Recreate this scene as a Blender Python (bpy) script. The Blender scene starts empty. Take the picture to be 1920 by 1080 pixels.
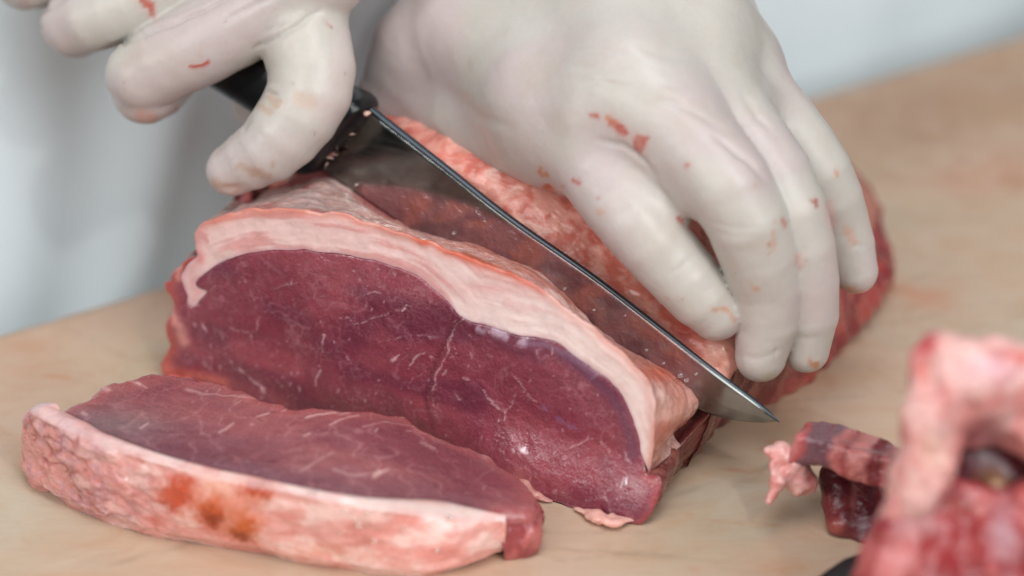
import bpy, math
import numpy as np

# ------------------------------------------------------------------ camera, world, lamps, exposure
sc = bpy.context.scene
CM = 0.01
PITCH = math.radians(30); DIST = 83.0; FPX = 100 / 36 * 1920
FW = np.array([0, math.cos(PITCH), -math.sin(PITCH)])
UP = np.array([0, math.sin(PITCH), math.cos(PITCH)])
RT = np.array([1.0, 0, 0])
CAM = np.array([0, 0, 4.0]) - DIST * FW
cd = bpy.data.cameras.new('camera'); co = bpy.data.objects.new('camera', cd)
sc.collection.objects.link(co); sc.camera = co
co.location = CAM * CM; co.rotation_euler = (math.pi / 2 - PITCH, 0, 0)
cd.lens = 100; cd.sensor_width = 36; cd.clip_start = 0.05; cd.clip_end = 50
cd.dof.use_dof = True; cd.dof.focus_distance = 0.810; cd.dof.aperture_fstop = 4.0
cd.dof.aperture_blades = 0

w = bpy.data.worlds.new("World"); sc.world = w; w.use_nodes = True
w.node_tree.nodes['Background'].inputs[0].default_value = (0.80, 0.86, 0.88, 1)
w.node_tree.nodes['Background'].inputs[1].default_value = 0.17

def lamp(name, loc, target, size, power, col=(1, 1, 1), sizey=None):
    l = bpy.data.lights.new(name, 'AREA'); l.energy = power; l.color = col
    l.shape = 'RECTANGLE'; l.size = size; l.size_y = sizey or size
    o = bpy.data.objects.new(name, l); sc.collection.objects.link(o)
    from mathutils import Vector
    o.location = loc
    o.rotation_euler = (Vector(target) - Vector(loc)).to_track_quat('-Z', 'Y').to_euler()
    return o
lamp('ceiling_lamp', (0.05, -0.45, 1.40), (0, 0, 0), 0.7, 9.5, (0.92, 0.97, 1.0))
lamp('fill_lamp', (-0.75, -1.25, 1.05), (0, 0, 0.08), 0.9, 11.0, (1.0, 0.98, 0.95))  # unseen fill light added at front left
lamp('fill_lamp', (0.85, -1.2, 0.85), (0.1, 0.1, 0.08), 0.9, 15.0, (0.94, 0.98, 1.0))  # unseen front-right fill, added to brighten the coat
lamp('spot_lamp', (0.45, -0.95, 1.2), (0, 0, 0.05), 0.06, 3.0, (1.0, 0.97, 0.93))
lamp('glint_lamp', (-1.25, -0.85, 0.62), (0, 0, 0.05), 0.12, 3.6, (0.93, 0.97, 1.0))  # unseen lamp added for wet glints on the meat
sc.view_settings.view_transform = 'Standard'; sc.view_settings.look = 'None'
sc.view_settings.exposure = 0.0; sc.view_settings.gamma = 1
sc.cycles.max_bounces = 8

# ------------------------------------------------------------------ photo geometry helpers (all in centimetres)
def ray(x, y):
    d = FW * FPX + RT * (x - 960) + UP * (540 - y); return d / np.linalg.norm(d)
def onZ(x, y, z=0.0):
    d = ray(x, y); return CAM + d * (z - CAM[2]) / d[2]
def onP(x, y, P, N):
    d = ray(x, y); return CAM + d * np.dot(P - CAM, N) / np.dot(d, N)
def atD(x, y, dep):
    d = ray(x, y); return CAM + d * dep / (d @ FW)
def proj(P):
    v = np.asarray(P) - CAM; z = v @ FW
    return np.stack([960 + FPX * (v @ RT) / z, 540 - FPX * (v @ UP) / z], -1)
def depth(P): return float((np.asarray(P) - CAM) @ FW)

def s2l(r, g, b, k=1.35):
    out = []
    for c in (r, g, b):
        c /= 255; c = c / 12.92 if c <= .04045 else ((c + .055) / 1.055) ** 2.4
        out.append(min(c * k, .92))
    return np.array(out)

def _hash(i, j, k, s):
    n = (i.astype(np.int64) * 374761393 + j.astype(np.int64) * 668265263 + k.astype(np.int64) * 2147483647 + s * 974634777)
    n = (n ^ (n >> 13)) * 1274126177
    n = n & 0x7fffffff
    n = (n ^ (n >> 16)) * 60493 & 0x7fffffff
    return (n & 0xffff) / 65535.0
def vnoise(P, s=0):
    F = np.floor(P); f = P - F; F = F.astype(np.int64); f = f * f * (3 - 2 * f)
    i, j, k = F[..., 0], F[..., 1], F[..., 2]; x, y, z = f[..., 0], f[..., 1], f[..., 2]
    r = 0
    for a in (0, 1):
        for b in (0, 1):
            for c in (0, 1):
                r = r + _hash(i + a, j + b, k + c, s) * (x if a else 1 - x) * (y if b else 1 - y) * (z if c else 1 - z)
    return r
def fbm(P, sc_, oct=4, s=0, gain=.5):
    P = np.asarray(P) * np.asarray(sc_); r = 0; a = 1; t = 0
    for o in range(oct):
        r = r + a * vnoise(P * 2 ** o + 17.3 * o, s + o); t += a; a *= gain
    return r / t
def smst(x, a, b):
    t = np.clip((x - a) / (b - a), 0, 1); return t * t * (3 - 2 * t)
def mix(A, B, t):
    t = np.asarray(t)[..., None]; return A * (1 - t) + B * t

def resample(P, n, smooth=True):
    P = np.asarray(P, float)
    if smooth and len(P) > 2:
        # centripetal-like catmull-rom
        Q = np.vstack([2 * P[0] - P[1], P, 2 * P[-1] - P[-2]]); out = []
        for i in range(1, len(Q) - 2):
            t = np.linspace(0, 1, 12, endpoint=False)[:, None]
            p0, p1, p2, p3 = Q[i - 1:i + 3]
            out.append(.5 * (2 * p1 + (p2 - p0) * t + (2 * p0 - 5 * p1 + 4 * p2 - p3) * t ** 2 + (3 * p1 - p0 - 3 * p2 + p3) * t ** 3))
        P = np.vstack(out + [P[-1:]])
    d = np.r_[0, np.cumsum(np.linalg.norm(np.diff(P, axis=0), axis=1))]
    t = np.linspace(0, d[-1], n)
    return np.stack([np.interp(t, d, P[:, k]) for k in range(P.shape[1])], 1)

def polydist(Q, L):
    """distance of 2-d points Q to polyline L, also param of closest point"""
    Q = np.asarray(Q, float); L = np.asarray(L, float)
    best = np.full(len(Q), 1e9); par = np.zeros(len(Q)); n = len(L) - 1
    if n == 0:
        return np.linalg.norm(Q - L[0], axis=1), par
    for i in range(n):
        a, b = L[i], L[i + 1]; ab = b - a
        t = np.clip(((Q - a) @ ab) / max(ab @ ab, 1e-9), 0, 1)
        d = np.linalg.norm(Q - a - t[:, None] * ab, axis=1)
        m = d < best; best[m] = d[m]; par[m] = (i + t[m]) / n
    return best, par
def inpoly(Q, L):
    x, y = Q[:, 0], Q[:, 1]; ins = np.zeros(len(Q), bool); n = len(L)
    for i in range(n):
        x1, y1 = L[i]; x2, y2 = L[(i + 1) % n]
        if y1 == y2: continue
        c = ((y1 > y) != (y2 > y)) & (x < (x2 - x1) * (y - y1) / (y2 - y1) + x1)
        ins ^= c
    return ins
def nearest_on(Q, L):
    L = np.vstack([L, L[:1]]); best = np.full(len(Q), 1e9); out = Q.copy()
    for i in range(len(L) - 1):
        a, b = L[i], L[i + 1]; ab = b - a
        t = np.clip(((Q - a) @ ab) / max(ab @ ab, 1e-12), 0, 1)[:, None]
        c = a + t * ab; d = np.linalg.norm(Q - c, axis=1); m = d < best; best[m] = d[m]; out[m] = c[m]
    return out, best

def grid_poly(L, h):
    """regular quad grid clipped to polygon L (2-d), rim vertices snapped on to it"""
    L = np.asarray(L); mn = L.min(0) - h; mx = L.max(0) + h
    nx, ny = (np.ceil((mx - mn) / h).astype(int) + 1)
    X, Y = np.meshgrid(mn[0] + h * np.arange(nx), mn[1] + h * np.arange(ny), indexing='ij')
    Q = np.stack([X.ravel(), Y.ravel()], 1); ins = inpoly(Q, L)
    I = np.arange(nx * ny).reshape(nx, ny)
    f = np.stack([I[:-1, :-1], I[1:, :-1], I[1:, 1:], I[:-1, 1:]], -1).reshape(-1, 4)
    f = f[ins[f].any(1)]
    used = np.unique(f); out = used[~ins[used]]
    Q[out], _ = nearest_on(Q[out], L)
    mp = np.full(nx * ny, -1); mp[used] = np.arange(len(used))
    V = Q[used]; _, d = nearest_on(V, L)
    return V, mp[f], d

def gridfaces(n, m, off=0, closed=False):
    I = np.arange(n * m).reshape(n, m)
    if closed: I = np.hstack([I, I[:, :1]])
    return np.stack([I[:-1, :-1], I[:-1, 1:], I[1:, 1:], I[1:, :-1]], -1).reshape(-1, 4) + off

def vnormals(V, F):
    N = np.zeros_like(V)
    n = np.cross(V[F[:, 2]] - V[F[:, 0]], V[F[:, 3]] - V[F[:, 1]])
    for k in range(4): np.add.at(N, F[:, k], n)
    return N / np.maximum(np.linalg.norm(N, axis=1, keepdims=True), 1e-12)

# ------------------------------------------------------------------ objects
def empty(name, loc_cm, label, cat, group=None):
    o = bpy.data.objects.new(name, None); sc.collection.objects.link(o)
    o.location = np.array(loc_cm, float) * CM; o.empty_display_size = .02
    o['label'] = label; o['category'] = cat
    if group: o['group'] = group
    return o
def mesh_obj(name, V, F, mat, parent=None, origin=None, col=None, wet=None, kind=None, smooth=True):
    """V in world centimetres; F list/array of faces"""
    V = np.asarray(V, float)
    base = np.zeros(3)
    if parent is not None:
        q = parent
        while q is not None: base = base + np.array(q.location); q = q.parent
    org = base if origin is None else np.asarray(origin, float) * CM
    me = bpy.data.meshes.new(name)
    F = [list(map(int, f)) for f in F] if not isinstance(F, np.ndarray) else F
    if isinstance(F, np.ndarray):
        nf, k = F.shape
        me.vertices.add(len(V)); me.vertices.foreach_set('co', ((V * CM) - org).astype(np.float32).ravel())
        me.loops.add(nf * k); me.loops.foreach_set('vertex_index', F.astype(np.int32).ravel())
        me.polygons.add(nf); me.polygons.foreach_set('loop_start', np.arange(0, nf * k, k, dtype=np.int32))
        me.update(calc_edges=True); me.validate()
    else:
        me.from_pydata(((V * CM) - org).tolist(), [], F); me.update()
    if smooth: me.polygons.foreach_set('use_smooth', np.ones(len(me.polygons), bool))
    if col is not None:
        a = me.attributes.new('col', 'FLOAT_COLOR', 'POINT')
        c = np.ones((len(V), 4), np.float32); c[:, :3] = np.clip(col, 0, 1)
        if wet is not None: c[:, 3] = wet
        a.data.foreach_set('color', c.ravel())
    me.materials.append(mat)
    o = bpy.data.objects.new(name, me); sc.collection.objects.link(o)
    if parent is not None:
        o.parent = parent; o.location = (np.array(org) - base)
    else: o.location = org
    if kind: o['kind'] = kind
    return o

# ------------------------------------------------------------------ materials
def newmat(name):
    m = bpy.data.materials.new(name); m.use_nodes = True
    nt = m.node_tree; return m, nt, nt.nodes['Principled BSDF']
def setin(b, **k):
    for a, v in k.items():
        a = a.replace('_', ' ')
        if a in b.inputs: b.inputs[a].default_value = v
def noise(nt, scale, detail=4, rough=.55, dist=0, coord=None, stretch=None):
    n = nt.nodes.new('ShaderNodeTexNoise'); n.inputs['Scale'].default_value = scale
    n.inputs['Detail'].default_value = detail; n.inputs['Roughness'].default_value = rough
    n.inputs['Distortion'].default_value = dist
    tc = nt.nodes.new('ShaderNodeTexCoord')
    if stretch:
        mp = nt.nodes.new('ShaderNodeMapping'); mp.inputs['Scale'].default_value = stretch[:3]
        if len(stretch) > 3: mp.inputs['Rotation'].default_value = (0, 0, stretch[3])
        nt.links.new(tc.outputs['Object'], mp.inputs[0]); nt.links.new(mp.outputs[0], n.inputs['Vector'])
    else: nt.links.new(tc.outputs['Object'], n.inputs['Vector'])
    return n
def ramp(nt, src, stops):
    r = nt.nodes.new('ShaderNodeValToRGB'); e = r.color_ramp.elements
    while len(e) < len(stops): e.new(.5)
    for k, (p, c) in enumerate(stops):
        e[k].position = p; e[k].color = tuple(c) + (1,) if len(c) == 3 else c
    nt.links.new(src, r.inputs[0]); return r
def mixc(nt, a, b, fac, mode='MIX'):
    m = nt.nodes.new('ShaderNodeMix'); m.data_type = 'RGBA'; m.blend_type = mode
    for s, v in ((6, a), (7, b), (0, fac)):
        if hasattr(v, 'links') or hasattr(v, 'is_linked'): nt.links.new(v, m.inputs[s])
        elif s == 0: m.inputs[0].default_value = v
        else: m.inputs[s].default_value = tuple(v) + (1,)
    return m.outputs[2]
def bump(nt, src, b, strength, dist=.0005, prev=None):
    n = nt.nodes.new('ShaderNodeBump'); n.inputs['Strength'].default_value = strength
    n.inputs['Distance'].default_value = dist
    nt.links.new(src, n.inputs['Height'])
    if prev is not None: nt.links.new(prev, n.inputs['Normal'])
    nt.links.new(n.outputs[0], b.inputs['Normal']); return n.outputs[0]

def organic(name, rough=(.25, .5), sss=.25, rad=(.006, .002, .001), bumps=((900, .3, .0003), (250, .35, .0006)), speck=0, coat=0.0, spec=.5):
    m, nt, b = newmat(name)
    a = nt.nodes.new('ShaderNodeAttribute'); a.attribute_name = 'col'
    n = noise(nt, 700, 5, .6)
    c = mixc(nt, a.outputs['Color'], ramp(nt, n.outputs['Fac'], [(.3, (.72, .68, .68)), (.7, (1.2, 1.2, 1.2))]).outputs[0], speck, 'MULTIPLY') if speck else a.outputs['Color']
    nt.links.new(c, b.inputs['Base Color'])
    n2 = noise(nt, 180, 4, .6)
    r = ramp(nt, n2.outputs['Fac'], [(.35, (rough[0],) * 3), (.68, (rough[1],) * 3)])
    nt.links.new(r.outputs[0], b.inputs['Roughness'])
    setin(b, Subsurface_Weight=sss, Subsurface_Radius=rad, Subsurface_Scale=1.0, Coat_Weight=coat, Coat_Roughness=.12, Specular_IOR_Level=spec)
    prev = None
    for sc_, st, di in bumps:
        nn = noise(nt, sc_, 3, .55); prev = bump(nt, nn.outputs['Fac'], b, st, di, prev)
    return m
M_LEAN = organic('lean_beef', (.16, .40), .15, (.004, .001, .001), ((1300, .45, .0003), (330, .5, .0007)), .18, .35)
# muscle bundles: a faint net of pale cell walls, slightly sunk
nt = M_LEAN.node_tree; b = nt.nodes['Principled BSDF']
tc = nt.nodes.new('ShaderNodeTexCoord'); nd = noise(nt, 90, 3, .5); mx = nt.nodes.new('ShaderNodeMix'); mx.data_type = 'RGBA'; mx.blend_type = 'LINEAR_LIGHT'; mx.inputs[0].default_value = .008
nt.links.new(tc.outputs['Object'], mx.inputs[6]); nt.links.new(nd.outputs['Color'], mx.inputs[7])
src = b.inputs['Base Color'].links[0].from_socket; pn = b.inputs['Normal'].links[0].from_socket
for sc_, fac, lim in ((190, .16, .035), (520, .12, .05)):
    vo = nt.nodes.new('ShaderNodeTexVoronoi'); vo.feature = 'DISTANCE_TO_EDGE'; vo.inputs['Scale'].default_value = sc_
    nt.links.new(mx.outputs[2], vo.inputs['Vector'])
    rv = ramp(nt, vo.outputs['Distance'], [(0, (fac,) * 3), (lim, (0, 0, 0))]); nv = noise(nt, 60, 3, .5); gate = ramp(nt, nv.outputs['Fac'], [(.42, (0, 0, 0)), (.62, (1, 1, 1))])
    mm = nt.nodes.new('ShaderNodeMath'); mm.operation = 'MULTIPLY'; nt.links.new(rv.outputs[0], mm.inputs[0]); nt.links.new(gate.outputs[0], mm.inputs[1])
    src = mixc(nt, src, s2l(214, 160, 168, 1.0), mm.outputs[0]); pn = bump(nt, vo.outputs['Distance'], b, .25, .0006, pn)
nt.links.new(src, b.inputs['Base Color'])
M_FAT = organic('beef_fat', (.22, .5), .3, (.006, .003, .002), ((900, .4, .0003), (260, .5, .0008)), .25, .3)
M_FATFACE = organic('cut_fat', (.3, .5), .3, (.006, .003, .002), ((1100, .25, .0002), (250, .25, .0005)), .15, .1)
M_SCRAP = organic('trimmed_meat', (.25, .5), .25, (.005, .002, .002), ((600, .4, .0006), (150, .5, .0015)), .3, .2)
M_GLOVE = organic('latex_glove', (.32, .5), .28, (.008, .003, .002), ((1500, .16, .00015), (260, .28, .0005), (70, .25, .0012)), .08, 0, .45)

def plain(name, col, rough=.5, metal=0, **k):
    m, nt, b = newmat(name); setin(b, Base_Color=tuple(col) + (1,), Roughness=rough, Metallic=metal, **k); return m

#@@BOARD
# cutting board: pale worn wood/poly with stains
m, nt, b = newmat('worn_board'); M_BOARD = m
n1 = noise(nt, 9, 5, .6, .6); n2 = noise(nt, 30, 6, .7, 1.2, stretch=(1, 1.5, 1, .45)); n3 = noise(nt, 160, 6, .7, stretch=(1, 5, 1, .55))
base = ramp(nt, n1.outputs['Fac'], [(.3, s2l(198, 168, 150, 1.0)), (.5, s2l(200, 174, 154, 1.0)), (.72, s2l(188, 180, 164, 1.0))])
st = ramp(nt, n2.outputs['Fac'], [(.42, (1, 1, 1)), (.6, (.93, .84, .76)), (.75, (.88, .72, .62))])
c = mixc(nt, base.outputs[0], st.outputs[0], .75, 'MULTIPLY')
st3 = ramp(nt, n3.outputs['Fac'], [(.35, (.93, .9, .87)), (.6, (1.03, 1.03, 1.02))])
c = mixc(nt, c, st3.outputs[0], .3, 'MULTIPLY')
av = nt.nodes.new('ShaderNodeAttribute'); av.attribute_name = 'col'
c = mixc(nt, c, av.outputs['Color'], 1.0, 'MULTIPLY')
c = mixc(nt, c, (.93, .91, .875), 1.0, 'MULTIPLY'); nt.links.new(c, b.inputs['Base Color']); setin(b, Specular_IOR_Level=.35)
r = ramp(nt, n1.outputs['Fac'], [(.35, (.42,) * 3), (.65, (.62,) * 3)]); nt.links.new(r.outputs[0], b.inputs['Roughness'])
bump(nt, n3.outputs['Fac'], b, .18, .0004)

E0 = onZ(0, 620); E1 = onZ(1920, 60); EU = (E1 - E0) / np.linalg.norm(E1 - E0); EN = np.array([-EU[1], EU[0], 0])
def bxy(u, v, z): return E0 + EU * u + EN * v + np.array([0, 0, z])
board = empty('cutting_board', bxy(20, -27, -3), 'large pale beige butcher cutting board with pink meat stains under the beef', 'cutting board')
# dense sheet where the camera looks, coarse round it; one slab with rounded rim
us = np.r_[-9.6, -9.3, np.linspace(-9, 85, 471), 85.7, 86]; vs = np.r_[-35, -34.7, np.linspace(-34, -.6, 175), -.25, 0]
U, Vv = np.meshgrid(us, vs, indexing='ij')
P = E0 + U[..., None] * EU + Vv[..., None] * EN
rim = np.minimum(np.minimum(U + 9.6, 86 - U), np.minimum(Vv + 35, -Vv))
P[..., 2] = -np.where(rim < .4, .4 - np.sqrt(np.clip(.16 - (.4 - rim) ** 2, 0, 1)), 0)
P = P.reshape(-1, 3)
# knife scores, blood smears and painted shade at the upper right (px of the photo turned into places on the board)
colB = np.ones((len(P), 3)); pp = proj(P)
inview = (pp[:, 0] > -200) & (pp[:, 0] < 2100) & (pp[:, 1] > -100) & (pp[:, 1] < 1250)
def bstain_shade(pts, wd, c, a):
    L = np.array([onZ(*q)[:2] for q in pts]); d, _ = polydist(P[:, :2], L)
    d = d + (fbm(P, 1.6, 3, 5) - .5) * wd * 1.3
    t = np.exp(-(np.clip(d, 0, None) / wd) ** 2) * a
    colB[:] = mix(colB, colB * np.array(c), t)
bstain_shade([(1820, 340), (1870, 320)], 1.3, (1.0, .72, .66), .5)
bstain_shade([(1560, 420), (1700, 415), (1920, 400)], 1.0, (.95, 1.12, 1.15), .8)
bstain_shade([(1700, 220), (1900, 190)], 3.5, (.84, .78, .74), .8)  # light falloff towards the upper right painted in as darker tone
bstain_shade([(1700, 160), (1920, 120)], 3.5, (.84, .8, .76), .7)  # more of the painted falloff along the back edge
bstain_shade([(1570, 290), (1700, 260)], 2.0, (.86, .83, .78), .6)  # painted falloff continued beside the roast's far end
bstain_shade([(1250, 985), (1330, 955)], .35, (1, .86, .72), .7)
bstain_shade([(1360, 878), (1420, 884)], .06, (.95, .5, .42), .8)
bstain_shade([(1290, 965), (1360, 980), (1500, 985)], .06, (1, .78, .66), .6)
bstain_shade([(1380, 810), (1420, 850)], .5, (1.03, 1.12, 1.18), .7)
bstain_shade([(1430, 845), (1455, 825)], .07, (1, .55, .45), .6)
bstain_shade([(1400, 860), (1480, 830), (1560, 800)], .15, (1, .85, .7), .5)
bstain_shade([(1520, 720), (1640, 700)], .5, (.97, .88, .78), .6)
bstain_shade([(1600, 775), (1604, 777)], .12, (1.15, 1.1, 1.0), .9)
bstain_shade([(30, 650), (60, 648)], .6, (1, .86, .78), .6)
bstain_shade([(20, 700), (60, 690)], .4, (1, .86, .8), .5)
bstain_shade([(0, 805), (57, 809)], .07, (1.25, 1.28, 1.25), .9)
bstain_shade([(0, 811), (57, 815)], .07, (.84, .82, .8), .6)
bstain_shade([(10, 940), (90, 1000)], 1.0, (1.02, 1.05, 1.0), .6)
bstain_shade([(1180, 1050), (1400, 1040)], .8, (1, .93, .85), .6)
bstain_shade([(1300, 1065), (1310, 1070)], .12, (1, .6, .5), .6)
zc = np.zeros(len(P)); rng = np.random.RandomState(4)
for k in range(46):
    x, y = rng.uniform(-20, 1920), rng.uniform(250, 1080); l = rng.uniform(3, 60); an = rng.normal(.1, .5)
    bstain_shade([(x, y), (x + l * math.cos(an), y + l * math.sin(an) * .5)], rng.choice([.05, .1, .35, .8]), [(1, .66, .55), (1, .82, .72), (.86, .78, .68), (1.04, 1.1, 1.08)][rng.randint(4)], rng.uniform(.3, .85))
for k in range(170):
    x, y = rng.uniform(-50, 1900), rng.uniform(200, 1080); a = rng.normal(.1, .5); l = rng.uniform(.8, 5)
    c0 = onZ(x, y)[:2]; c1 = c0 + l * np.array([math.cos(a), math.sin(a)])
    d, _ = polydist(P[:, :2], np.array([c0, c1])); t = np.exp(-(d / .07) ** 2)
    zc -= t * .012; colB *= (1 - .13 * t * rng.uniform(-.6, 1.2))[:, None]
P[:, 2] += zc
nU, nV = U.shape
top = mesh_obj('board_top', P, gridfaces(nU, nV)[:, ::-1], M_BOARD, board, col=colB)
bodyV = [bxy(-9.6, -35, -.39), bxy(86, -35, -.39), bxy(86, 0, -.39), bxy(-9.6, 0, -.39), bxy(-9.6, -35, -3), bxy(86, -35, -3), bxy(86, 0, -3), bxy(-9.6, 0, -3)]
M_BEDGE = plain('board_edge', s2l(190, 165, 140, 1), .55)
mesh_obj('board_slab', bodyV, [[0, 1, 5, 4], [1, 2, 6, 5], [2, 3, 7, 6], [3, 0, 4, 7], [7, 6, 5, 4]], M_BEDGE, board, smooth=False)
# steel worktop the board lies on
M_TOP = plain('brushed_steel', (.45, .46, .47), .35, 1)
wv = [bxy(a, b_, z) for z in (-3.004, -6) for a, b_ in ((-13, -37), (100, -37), (100, 3), (-13, 3))]
mesh_obj('worktop', wv, [[0, 1, 2, 3], [7, 6, 5, 4], [0, 4, 5, 1], [1, 5, 6, 2], [2, 6, 7, 3], [3, 7, 4, 0]], M_TOP, None, origin=bxy(20, -30, -6), kind='structure', smooth=False)
M_ADDED_FLOOR = plain('added_dark_floor', (.05, .05, .048), .6)
fl = [np.array([x, y, -92.0]) for x, y in ((-900, -900), (900, -900), (900, 900), (-900, 900))]
mesh_obj('floor', fl, [[0, 1, 2, 3]], M_ADDED_FLOOR, None, origin=(0, 0, -92), kind='structure', smooth=False)  # unseen; added dark so that the blade reflects dark
#@@BOARD_END

# ------------------------------------------------------------------ beef roast
BL = onZ(310, 712); BR = onZ(1225, 965)
eu = (BR - BL) / np.linalg.norm(BR - BL); W = np.array([-eu[1], eu[0], 0]); Z = np.array([0, 0, 1.0])
def uwz(u, w_, z): return BL + eu * u + W * w_ + Z * z
LN = math.radians(3)                       # the cut face leans back a touch
FV = Z * math.cos(LN) + W * math.sin(LN); FN = np.cross(eu, FV)
def fpt(x, y):
    P = onP(x, y, BL, FN) - BL; return np.array([P @ eu, P @ FV])
def fP(Q): return BL + Q[..., :1] * eu + Q[..., 1:2] * FV
# knife plane
KA = uwz(3, 2.6, 0); KB = uwz(15.5, 1.8, 0); KD = (KB - KA) / np.linalg.norm(KB - KA); KW = np.array([-KD[1], KD[0], 0])
lam = math.radians(13); KV = Z * math.cos(lam) + KW * math.sin(lam); KN = np.cross(KD, KV)
def kpt(x, y, off=0.0): return onP(x, y, KA + KN * -off, KN)   # off > 0 : behind the knife
if KN @ (CAM - KA) < 0: KN = -KN

left_px = [(306, 712), (308, 690), (318, 655), (311, 610), (321, 565), (314, 535), (327, 506), (352, 487), (372, 480)]
top_px = [(372, 480), (366, 462), (364, 444), (372, 428), (392, 412), (430, 399), (480, 391), (560, 395), (640, 401), (700, 417), (760, 439), (830, 461), (900, 490), (960, 512), (1000, 533), (1040, 559), (1080, 590), (1120, 621), (1160, 653), (1195, 688), (1220, 725), (1229, 770), (1228, 830), (1217, 886)]
right_px = [(1217, 886), (1240, 888), (1247, 905), (1240, 935), (1225, 958), (1200, 969)]
bot_px = [(1200, 969), (1150, 958), (1080, 944), (1000, 925), (700, 830), (306, 712)]
leantop_px = [(372, 480), (352, 495), (342, 515), (345, 535), (352, 552), (353, 568), (366, 575), (376, 560), (388, 546), (378, 541), (367, 533), (372, 522), (390, 508), (404, 499), (440, 482), (500, 469), (560, 467), (640, 474), (700, 485), (740, 497), (780, 515), (820, 545), (845, 570), (862, 590), (885, 603), (905, 607), (933, 615), (992, 630), (1037, 636), (1075, 661), (1117, 694), (1158, 727), (1183, 769), (1196, 807), (1202, 840), (1217, 886)]
F2 = lambda L: np.array([fpt(*q) for q in L])
topL = resample(F2(top_px), 260); leanL = resample(F2(leantop_px), 300)
leftL = resample(F2(left_px), 50); rightL = resample(F2(right_px), 30)
rn = np.random.RandomState(1)
def rag(L, a, s):
    L = L.copy(); q = np.c_[L, np.zeros(len(L))]
    e = smst(np.arange(len(L)), 0, 4) * smst(len(L) - 1 - np.arange(len(L)), 0, 4)
    L[:, 0] += (fbm(q, 2.2, 3, s) - .5) * a * e; L[:, 1] += (fbm(q, 2.2, 3, s + 7) - .5) * a * e; return L
leftL = rag(leftL, .5, 3); topL = rag(topL, .18, 9); leanL = rag(leanL, .12, 21)
botL = resample(F2(bot_px), 60, False)
lean_poly = np.vstack([leftL, leanL[1:], rightL[1:], botL[1:-1]])
fat_poly = np.vstack([topL, leanL[::-1][1:-1]])

roast = empty('beef_roast', uwz(8, 6, 0), 'large raw beef roast with fat cap, being cut and pressed down by a gloved hand', 'meat')

STROKES = [  # pale marbling on the cut face: points, half width px, strength
 ([(490, 591), (486, 612), (475, 630)], 2.2, .4), ([(607, 600), (611, 628), (609, 655)], 2.4, .8), ([(736, 684), (742, 672), (750, 664)], 4, .7),
 ([(767, 687), (780, 672), (794, 660)], 2.6, .6), ([(873, 595), (848, 624), (836, 666), (819, 703), (811, 737), (817, 762)], 2.6, .55),
 ([(848, 624), (853, 652), (856, 664)], 2, .6), ([(432, 674), (465, 703), (494, 732)], 2.2, .75), ([(490, 726), (497, 737)], 6, .6),
 ([(602, 691), (596, 705), (594, 722)], 3, .75), ([(561, 714), (563, 734)], 2.4, .6), ([(627, 591), (640, 589), (657, 593), (662, 606)], 1.6, .5),
 ([(661, 607), (719, 587), (765, 574)], 1.8, .5), ([(757, 580), (767, 570)], 3, .7), ([(677, 553), (725, 543)], 1.6, .45), ([(502, 545), (569, 524)], 1.4, .35),
 ([(715, 716), (707, 741)], 2.4, .6), ([(382, 607), (391, 621)], 3, .8), ([(367, 606), (372, 614)], 2.5, .6), ([(410, 680), (414, 698)], 3, .4), ([(380, 675), (394, 690)], 8, .35),
 ([(908, 727), (921, 752), (946, 773), (967, 742)], 3.4, .6), ([(946, 773), (950, 800)], 3, .5), ([(871, 706), (886, 710)], 5, .55),
 ([(975, 715), (992, 740), (1025, 769)], 2.4, .5), ([(1067, 840), (1100, 827), (1121, 815)], 2, .5), ([(1121, 815), (1142, 840), (1150, 850)], 2, .5), ([(1079, 882), (1117, 894)], 2, .4),
 ([(1175, 846), (1188, 868)], 3.4, .7), ([(1117, 919), (1150, 917), (1179, 944)], 2.4, .5), ([(884, 660), (889, 672)], 2.4, .5), ([(1037, 643), (1040, 663)], 2.2, .6),
 ([(854, 732), (875, 758)], 1.8, .5), ([(1106, 708), (1121, 697)], 2.4, .5), ([(546, 520), (548, 545)], 1.4, .3), ([(560, 606), (520, 590), (480, 560)], 1.4, .25),
 ([(585, 560), (620, 548), (655, 560)], 1.4, .25), ([(700, 640), (760, 628), (830, 632)], 1.4, .3), ([(430, 610), (470, 625), (478, 640)], 1.8, .3), ([(519, 702), (517, 715)], 2, .45),
 ([(640, 722), (632, 738)], 2.2, .5), ([(686, 752), (690, 746)], 4, .5), ([(1010, 655), (1013, 672)], 1.8, .5), ([(905, 690), (900, 676)], 2, .35), ([(960, 690), (975, 715)], 1.8, .4),
 ([(780, 700), (770, 722)], 2, .35), ([(655, 500), (650, 515)], 1.6, .4), ([(742, 508), (746, 514)], 3, .6), ([(835, 700), (842, 690)], 4, .4), ([(858, 600), (852, 618)], 3, .5),
 ([(1000, 860), (1010, 880), (1000, 900)], 1.8, .3), ([(966, 836), (972, 842)], 3, .5), ([(1130, 840), (1160, 880), (1175, 905)], 1.4, .3), ([(925, 800), (960, 850), (985, 865)], 1.3, .3)]
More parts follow.
